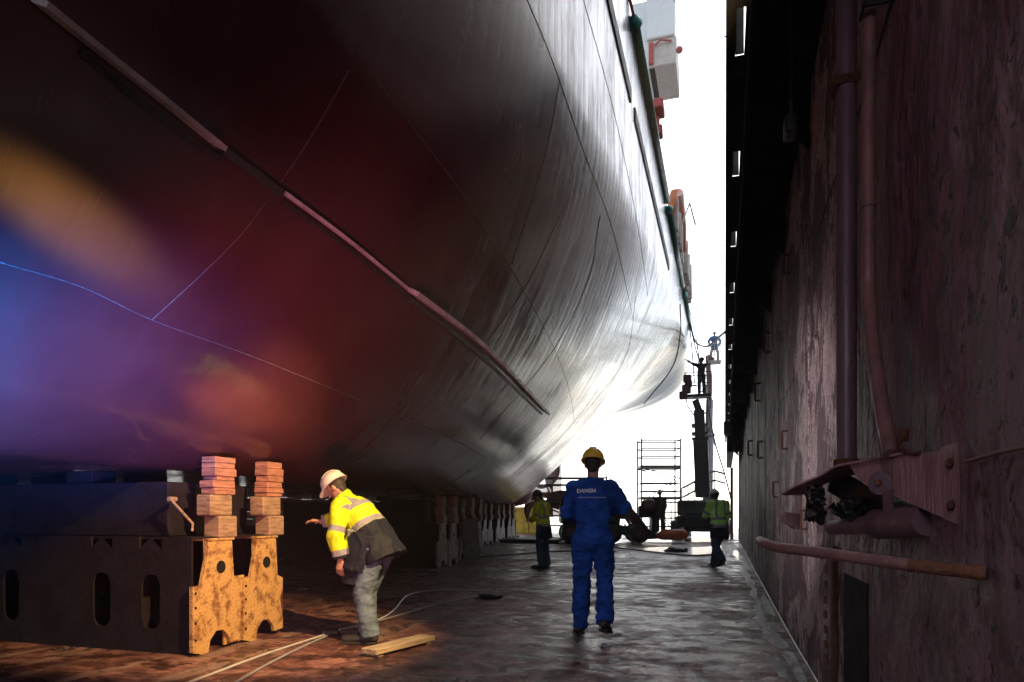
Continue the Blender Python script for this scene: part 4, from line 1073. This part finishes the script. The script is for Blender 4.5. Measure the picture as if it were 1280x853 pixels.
    if style != 'jacket':
        limb(bm, J['waist'], J['chest'], .145+E, .175+E*.6, lat, .74); limb(bm, J['chest'], J['chest'].lerp(J['neck'], .55), .172+E*.5, .13, lat, .70)
        limb(bm, J['sl'], J['sr'], .070, .070); [limb(bm, J['neck']-Vector((0, 0, .02)), J['s'+q_], .065, .075) for q_ in 'lr']; limb(bm, J['chest'].lerp(J['neck'], .6), J['neck']+u*.035, .08, .066, cb=False)
        for s in 'lr':
            limb(bm, J['s'+s], J['e'+s], .082, .070); limb(bm, J['e'+s], J['e'+s].lerp(J['w'+s], .93), .069, .050, cb=False)
        cl = fuse('overall', bm, legs, body, voxel, 3, .016, 5.5, stretch=(1, 1, 1.9))
        return body, J
    fuse('trousers', bm, legs, body, voxel, 3, .006, 7, stretch=(1, 1, 1.9))
    # ---- jacket
    ax = (J['neck']-J['pelvis']).normalized(); hemc = J['pelvis'] + ax*hem
    if 'hem' in pose: hemc = J['hem']
    bm = BM()
    limb(bm, hemc, J['waist'], .205*skirt, .175*skirt**.5, lat, .84, ca=False); limb(bm, J['waist'], J['chest'], .178*skirt**.5, .195, lat, .78)
    limb(bm, J['chest'], J['chest'].lerp(J['neck'], .6), .195, .14, lat, .74); limb(bm, J['sl'], J['sr'], .088, .088)
    limb(bm, J['chest'].lerp(J['neck'], .6), J['neck']+(J['head']-J['neck'])*.35, .095, .085, cb=False)
    for s in 'lr':
        limb(bm, J['s'+s], J['e'+s], .088, .078); limb(bm, J['e'+s], J['e'+s].lerp(J['w'+s], .95), .077, .062, cb=False)
    for q in pose.get('flaps', ()): limb(bm, *q[:4], lat=lat, flat=q[4], ca=False, cb=False)
    A0, A1 = hemc, J['neck']; axn = (A1-A0).normalized(); LA = (A1-A0).length
    def seg_t(p, a, b):
        d = b-a; t_ = max(-.2, min(1.2, (p-a).dot(d)/d.length_squared)); return t_, (p-(a+d*max(0, min(1, t_)))).length
    def which(p):
        best = None
        dt = (p - (A0+axn*max(0, min(LA, (p-A0).dot(axn))))).length/.19
        if J['s'+'l'].length: pass
        out = ('t', (p-A0).dot(axn), dt)
        for s in 'lr':
            t1, d1 = seg_t(p, J['s'+s], J['e'+s]); t2, d2 = seg_t(p, J['e'+s], J['w'+s])
            d1 /= .085; d2 /= .075
            if d1 < out[2] and t1 > .12: out = ('a', t1*(J['e'+s]-J['s'+s]).length, d1)
            if d2 < out[2]: out = ('f', t2*(J['w'+s]-J['e'+s]).length, d2)
        return out
    dk = pose.get('dark', .30); b1 = dk+.03; b2 = pose.get('band2', dk+.27)
    def refl(p):
        w_, t_, _ = which(p)
        if t_ < .1 and w_ == 't': return -.1
        if w_ == 't':
            v = max(.028-abs(t_-b1), .026-abs(t_-b2))
            lr_ = (p-A0).dot(lat)
            if t_ > b2: v = max(v, .024-abs(abs(lr_)-.105))
            return v
        if w_ == 'a': return .027-abs(t_-.22)
        return .027-abs(t_-.15)
    def darkf(p):
        w_, t_, _ = which(p)
        if w_ == 't': return dk-t_
        if w_ == 'f': return t_-.175
        return -.1
    fuse('jacket', bm, top, body, voxel, 3, .010, 7, attrs=dict(refl=refl, dark=darkf), stretch=(1.3, 1, .8))
    return body, J
def place(body, px, py, rz, fwd=None, scale=1., z=None):
    p = G(px, py) if fwd is None else P(px, py, fwd)
    if fwd is None: p.z = 0
    body.location = p; body.rotation_euler = (0, 0, rz); body.scale = (scale,)*3

# bending worker (faces -X)
b, J = person('worker in yellow hi-vis jacket and pale helmet bending towards the docking block', 0, 0, dict(
    pelvis=(0, -.14, .88), waist=(0, -.06, 1.02), chest=(0, .09, 1.19), neck=(0, .22, 1.32), head=(0, .315, 1.425), face=(0, .78, -.62), hup=(0, .62, .78),
    sl=(-.19, .17, 1.26), sr=(.19, .19, 1.26), el=(-.25, .19, .98), wl=(-.22, .15, .77), er=(.22, .42, 1.14), wr=(.16, .57, 1.11),
    hdl=(.1, .15, -1), hdr=(-.2, 1, .1), pnl=(1, 0, 0), pnr=(0, 0, -1), hl=(-.10, -.12, .86), hr=(.10, -.12, .86),
    kl=(-.12, -.02, .46), kr=(.12, .06, .47), al=(-.13, -.10, .09), ar=(.12, .06, .09), tl=(-.15, .09, .035), tr=(.13, .25, .035),
    flaps=[((0, -.03, 1.0), (-.02, .05, .66), .25, .235, .82), ((-.04, .02, .9), (-.06, .09, .54), .21, .15, .75)], hem=(0, -.19, .76), dark=.335, band2=.55, curl=.5), M['hv_yellow'], M['denim'], M['helm_w'], hem=0, skirt=1.18, voxel=.007)
place(b, 459, 802, R(92), scale=1.0)
# second, loose jacket back panel belongs to the jacket shape already
# blue overall man (faces +Y)
b, J = person('man in blue overalls and yellow helmet walking away in the centre', 0, 0, dict(
    sl=(-.18, .0, 1.43), sr=(.18, 0, 1.43), el=(-.255, .02, 1.18), wl=(-.17, .24, 1.12), er=(.30, .05, 1.24), wr=(.14, .27, 1.22),
    hdl=(.5, .8, 0), hdr=(-.8, .5, .2), pnl=(.8, -.5, 0), pnr=(-.3, -.5, -1), kl=(-.115, .10, .49), al=(-.135, .12, .09), tl=(-.17, .28, .035),
    kr=(.115, .07, .50), ar=(.125, -.22, .19), tr=(.14, -.11, .075), head=(0, .03, 1.66), face=(.05, 1, -.2), hup=(0, .2, 1)),
    None, M['bluecloth'], M['helm_y'], style='overall', voxel=.008)
place(b, 741, 796, R(6), scale=1.0)
# print on the back: child of the overall
ov = [o for o in bpy.data.objects if o.parent == b and o.name.startswith('overall')][0]
ob = BVHTree.FromPolygons([v.co for v in ov.data.vertices], [p.vertices for p in ov.data.polygons])
def on_back(name, bm_src_fn, m):
    o = bm_src_fn(); me = o
    return o
fc = bpy.data.curves.new('t', 'FONT'); fc.body = 'DAMEN'; fc.size = .052; fc.align_x = 'CENTER'; fc.resolution_u = 2; fc.offset = .0025; fc.space_character = 1.05
fo = bpy.data.objects.new('t', fc); COL.objects.link(fo)
dg = bpy.context.evaluated_depsgraph_get(); tm = bpy.data.meshes.new_from_object(fo.evaluated_get(dg)); bpy.data.objects.remove(fo)
def project(me, name, cx, cz, m):
    bm = BM(); bm.from_mesh(me); bmesh.ops.triangulate(bm, faces=bm.faces)
    for v in bm.verts:
        x, z = cx + v.co.x, cz + v.co.y
        loc, n, _, _ = ob.ray_cast(Vector((x, -1, z)), Vector((0, 1, 0)))
        v.co = Vector((x, (loc.y if loc is not None else -.15) - .004, z))
    return obj(name, bm, m, ov)
project(tm, 'back_print', -.055, 1.385, M['print'])
bm = BM()
for i in range(30):
    x = -.135 + i*.009; w_ = random.uniform(.004, .007); vv = [bm.verts.new(q) for q in ((x, 0, 0), (x+w_, 0, 0), (x+w_, .007, 0), (x, .007, 0))]; bm.faces.new(vv)
tm2 = bpy.data.meshes.new('l'); bm.to_mesh(tm2); bm.free(); project(tm2, 'back_print_line', 0, 1.335, M['print'])
# left small worker in yellow jacket, facing left
b, J = person('distant worker in yellow hi-vis jacket standing with head bowed left of the blue man', 0, 0, dict(
    chest=(0, .03, 1.31), neck=(0, .07, 1.47), head=(0, .13, 1.595), face=(0, .85, -.5), hup=(0, .5, .85), sl=(-.19, .03, 1.41), sr=(.19, .03, 1.41),
    el=(-.23, .05, 1.15), wl=(-.12, .25, 1.08), er=(.22, .1, 1.15), wr=(.12, .30, 1.12), hdl=(.2, 1, 0), hdr=(-.2, 1, 0), pnl=(.3, 0, -1), pnr=(-.3, 0, -1), dark=.26, band2=.46),
    M['hv_yellow'], M['denim2'], M['helm_g'], voxel=.014, skirt=1.0)
place(b, 679, 711, R(72), scale=.97)
# right walking worker in green jacket, facing away
b, J = person('walking worker in light green hi-vis jacket and white helmet near the right wall', 0, 0, dict(
    chest=(0, .05, 1.31), neck=(0, .08, 1.47), head=(0, .13, 1.60), face=(.3, .8, -.4), hup=(0, .4, .9), kl=(-.12, -.06, .52), al=(-.14, -.34, .20), tl=(-.15, -.24, .08),
    kr=(.10, .22, .52), ar=(.10, .30, .09), tr=(.11, .48, .035), el=(-.25, .12, 1.17), wl=(-.12, .3, 1.2), er=(.26, .05, 1.15), wr=(.24, .2, .95), dark=.22, band2=.42),
    M['hv_green'], M['denim2'], M['helm_w'], voxel=.014, skirt=1.05)
place(b, 898, 711, R(35), scale=.98)
# operator on the platform
b, J = person('operator in dark green clothes and white helmet on the machine platform', 0, 0, dict(
    el=(-.42, .15, 1.33), wl=(-.66, .25, 1.28), sl=(-.2, .02, 1.44), hdl=(-1, .2, 0), pnl=(0, 0, -1)), None, M['darkcloth'], M['helm_w'], style='overall', voxel=.018)
place(b, 825, 665.5, R(22), fwd=28.5, scale=.98)
# man in dark basket, arm stretched to the hull
b, J = person('worker in black clothes in the dark basket reaching towards the hull', 0, 0, dict(
    el=(-.40, .1, 1.52), wl=(-.66, .12, 1.70), hdl=(-1, 0, .6), pnl=(0, 0, -1), er=(.1, .28, 1.3), wr=(-.2, .38, 1.46), hdr=(-1, 0, .3), face=(-.8, .5, .2)), None, M['blackcloth'], M['blk_metal'], style='overall', voxel=.018)
b.location = bk + Vector((.15, 0, .004)); b.rotation_euler = (0, 0, R(10)); b.scale = (1.02,)*3
b, J = person('worker in pale trousers and blue top in the far pale basket', 0, 0, dict(kl=(-.2, .05, .5), al=(-.22, 0, .09), kr=(.2, .05, .5), ar=(.22, 0, .09), el=(-.35, .05, 1.2), er=(.35, .05, 1.2), dark=-1, band2=-1),
    M['midblue'], M['whitecloth'], M['helm_w'], voxel=.02)
b.location = bk2 + Vector((0, 0, .004)); b.rotation_euler = (0, 0, R(190))

# ------------------------------------------------------------------ haze
hm = bpy.data.materials.new('haze'); hm.use_nodes = True; hn = hm.node_tree
hn.nodes.remove(hn.nodes['Principled BSDF']); pv = hn.nodes.new('ShaderNodeVolumePrincipled')
pv.inputs['Color'].default_value = (.93, .96, 1, 1); pv.inputs['Density'].default_value = .0018; pv.inputs['Anisotropy'].default_value = 0.
hn.links.new(pv.outputs[0], hn.nodes['Material Output'].inputs['Volume'])
bm = BM(); box(bm, (-70, -20, -3), (40, 75, 28)); tag(obj('haze', bm, hm), None, None, kind='stuff')
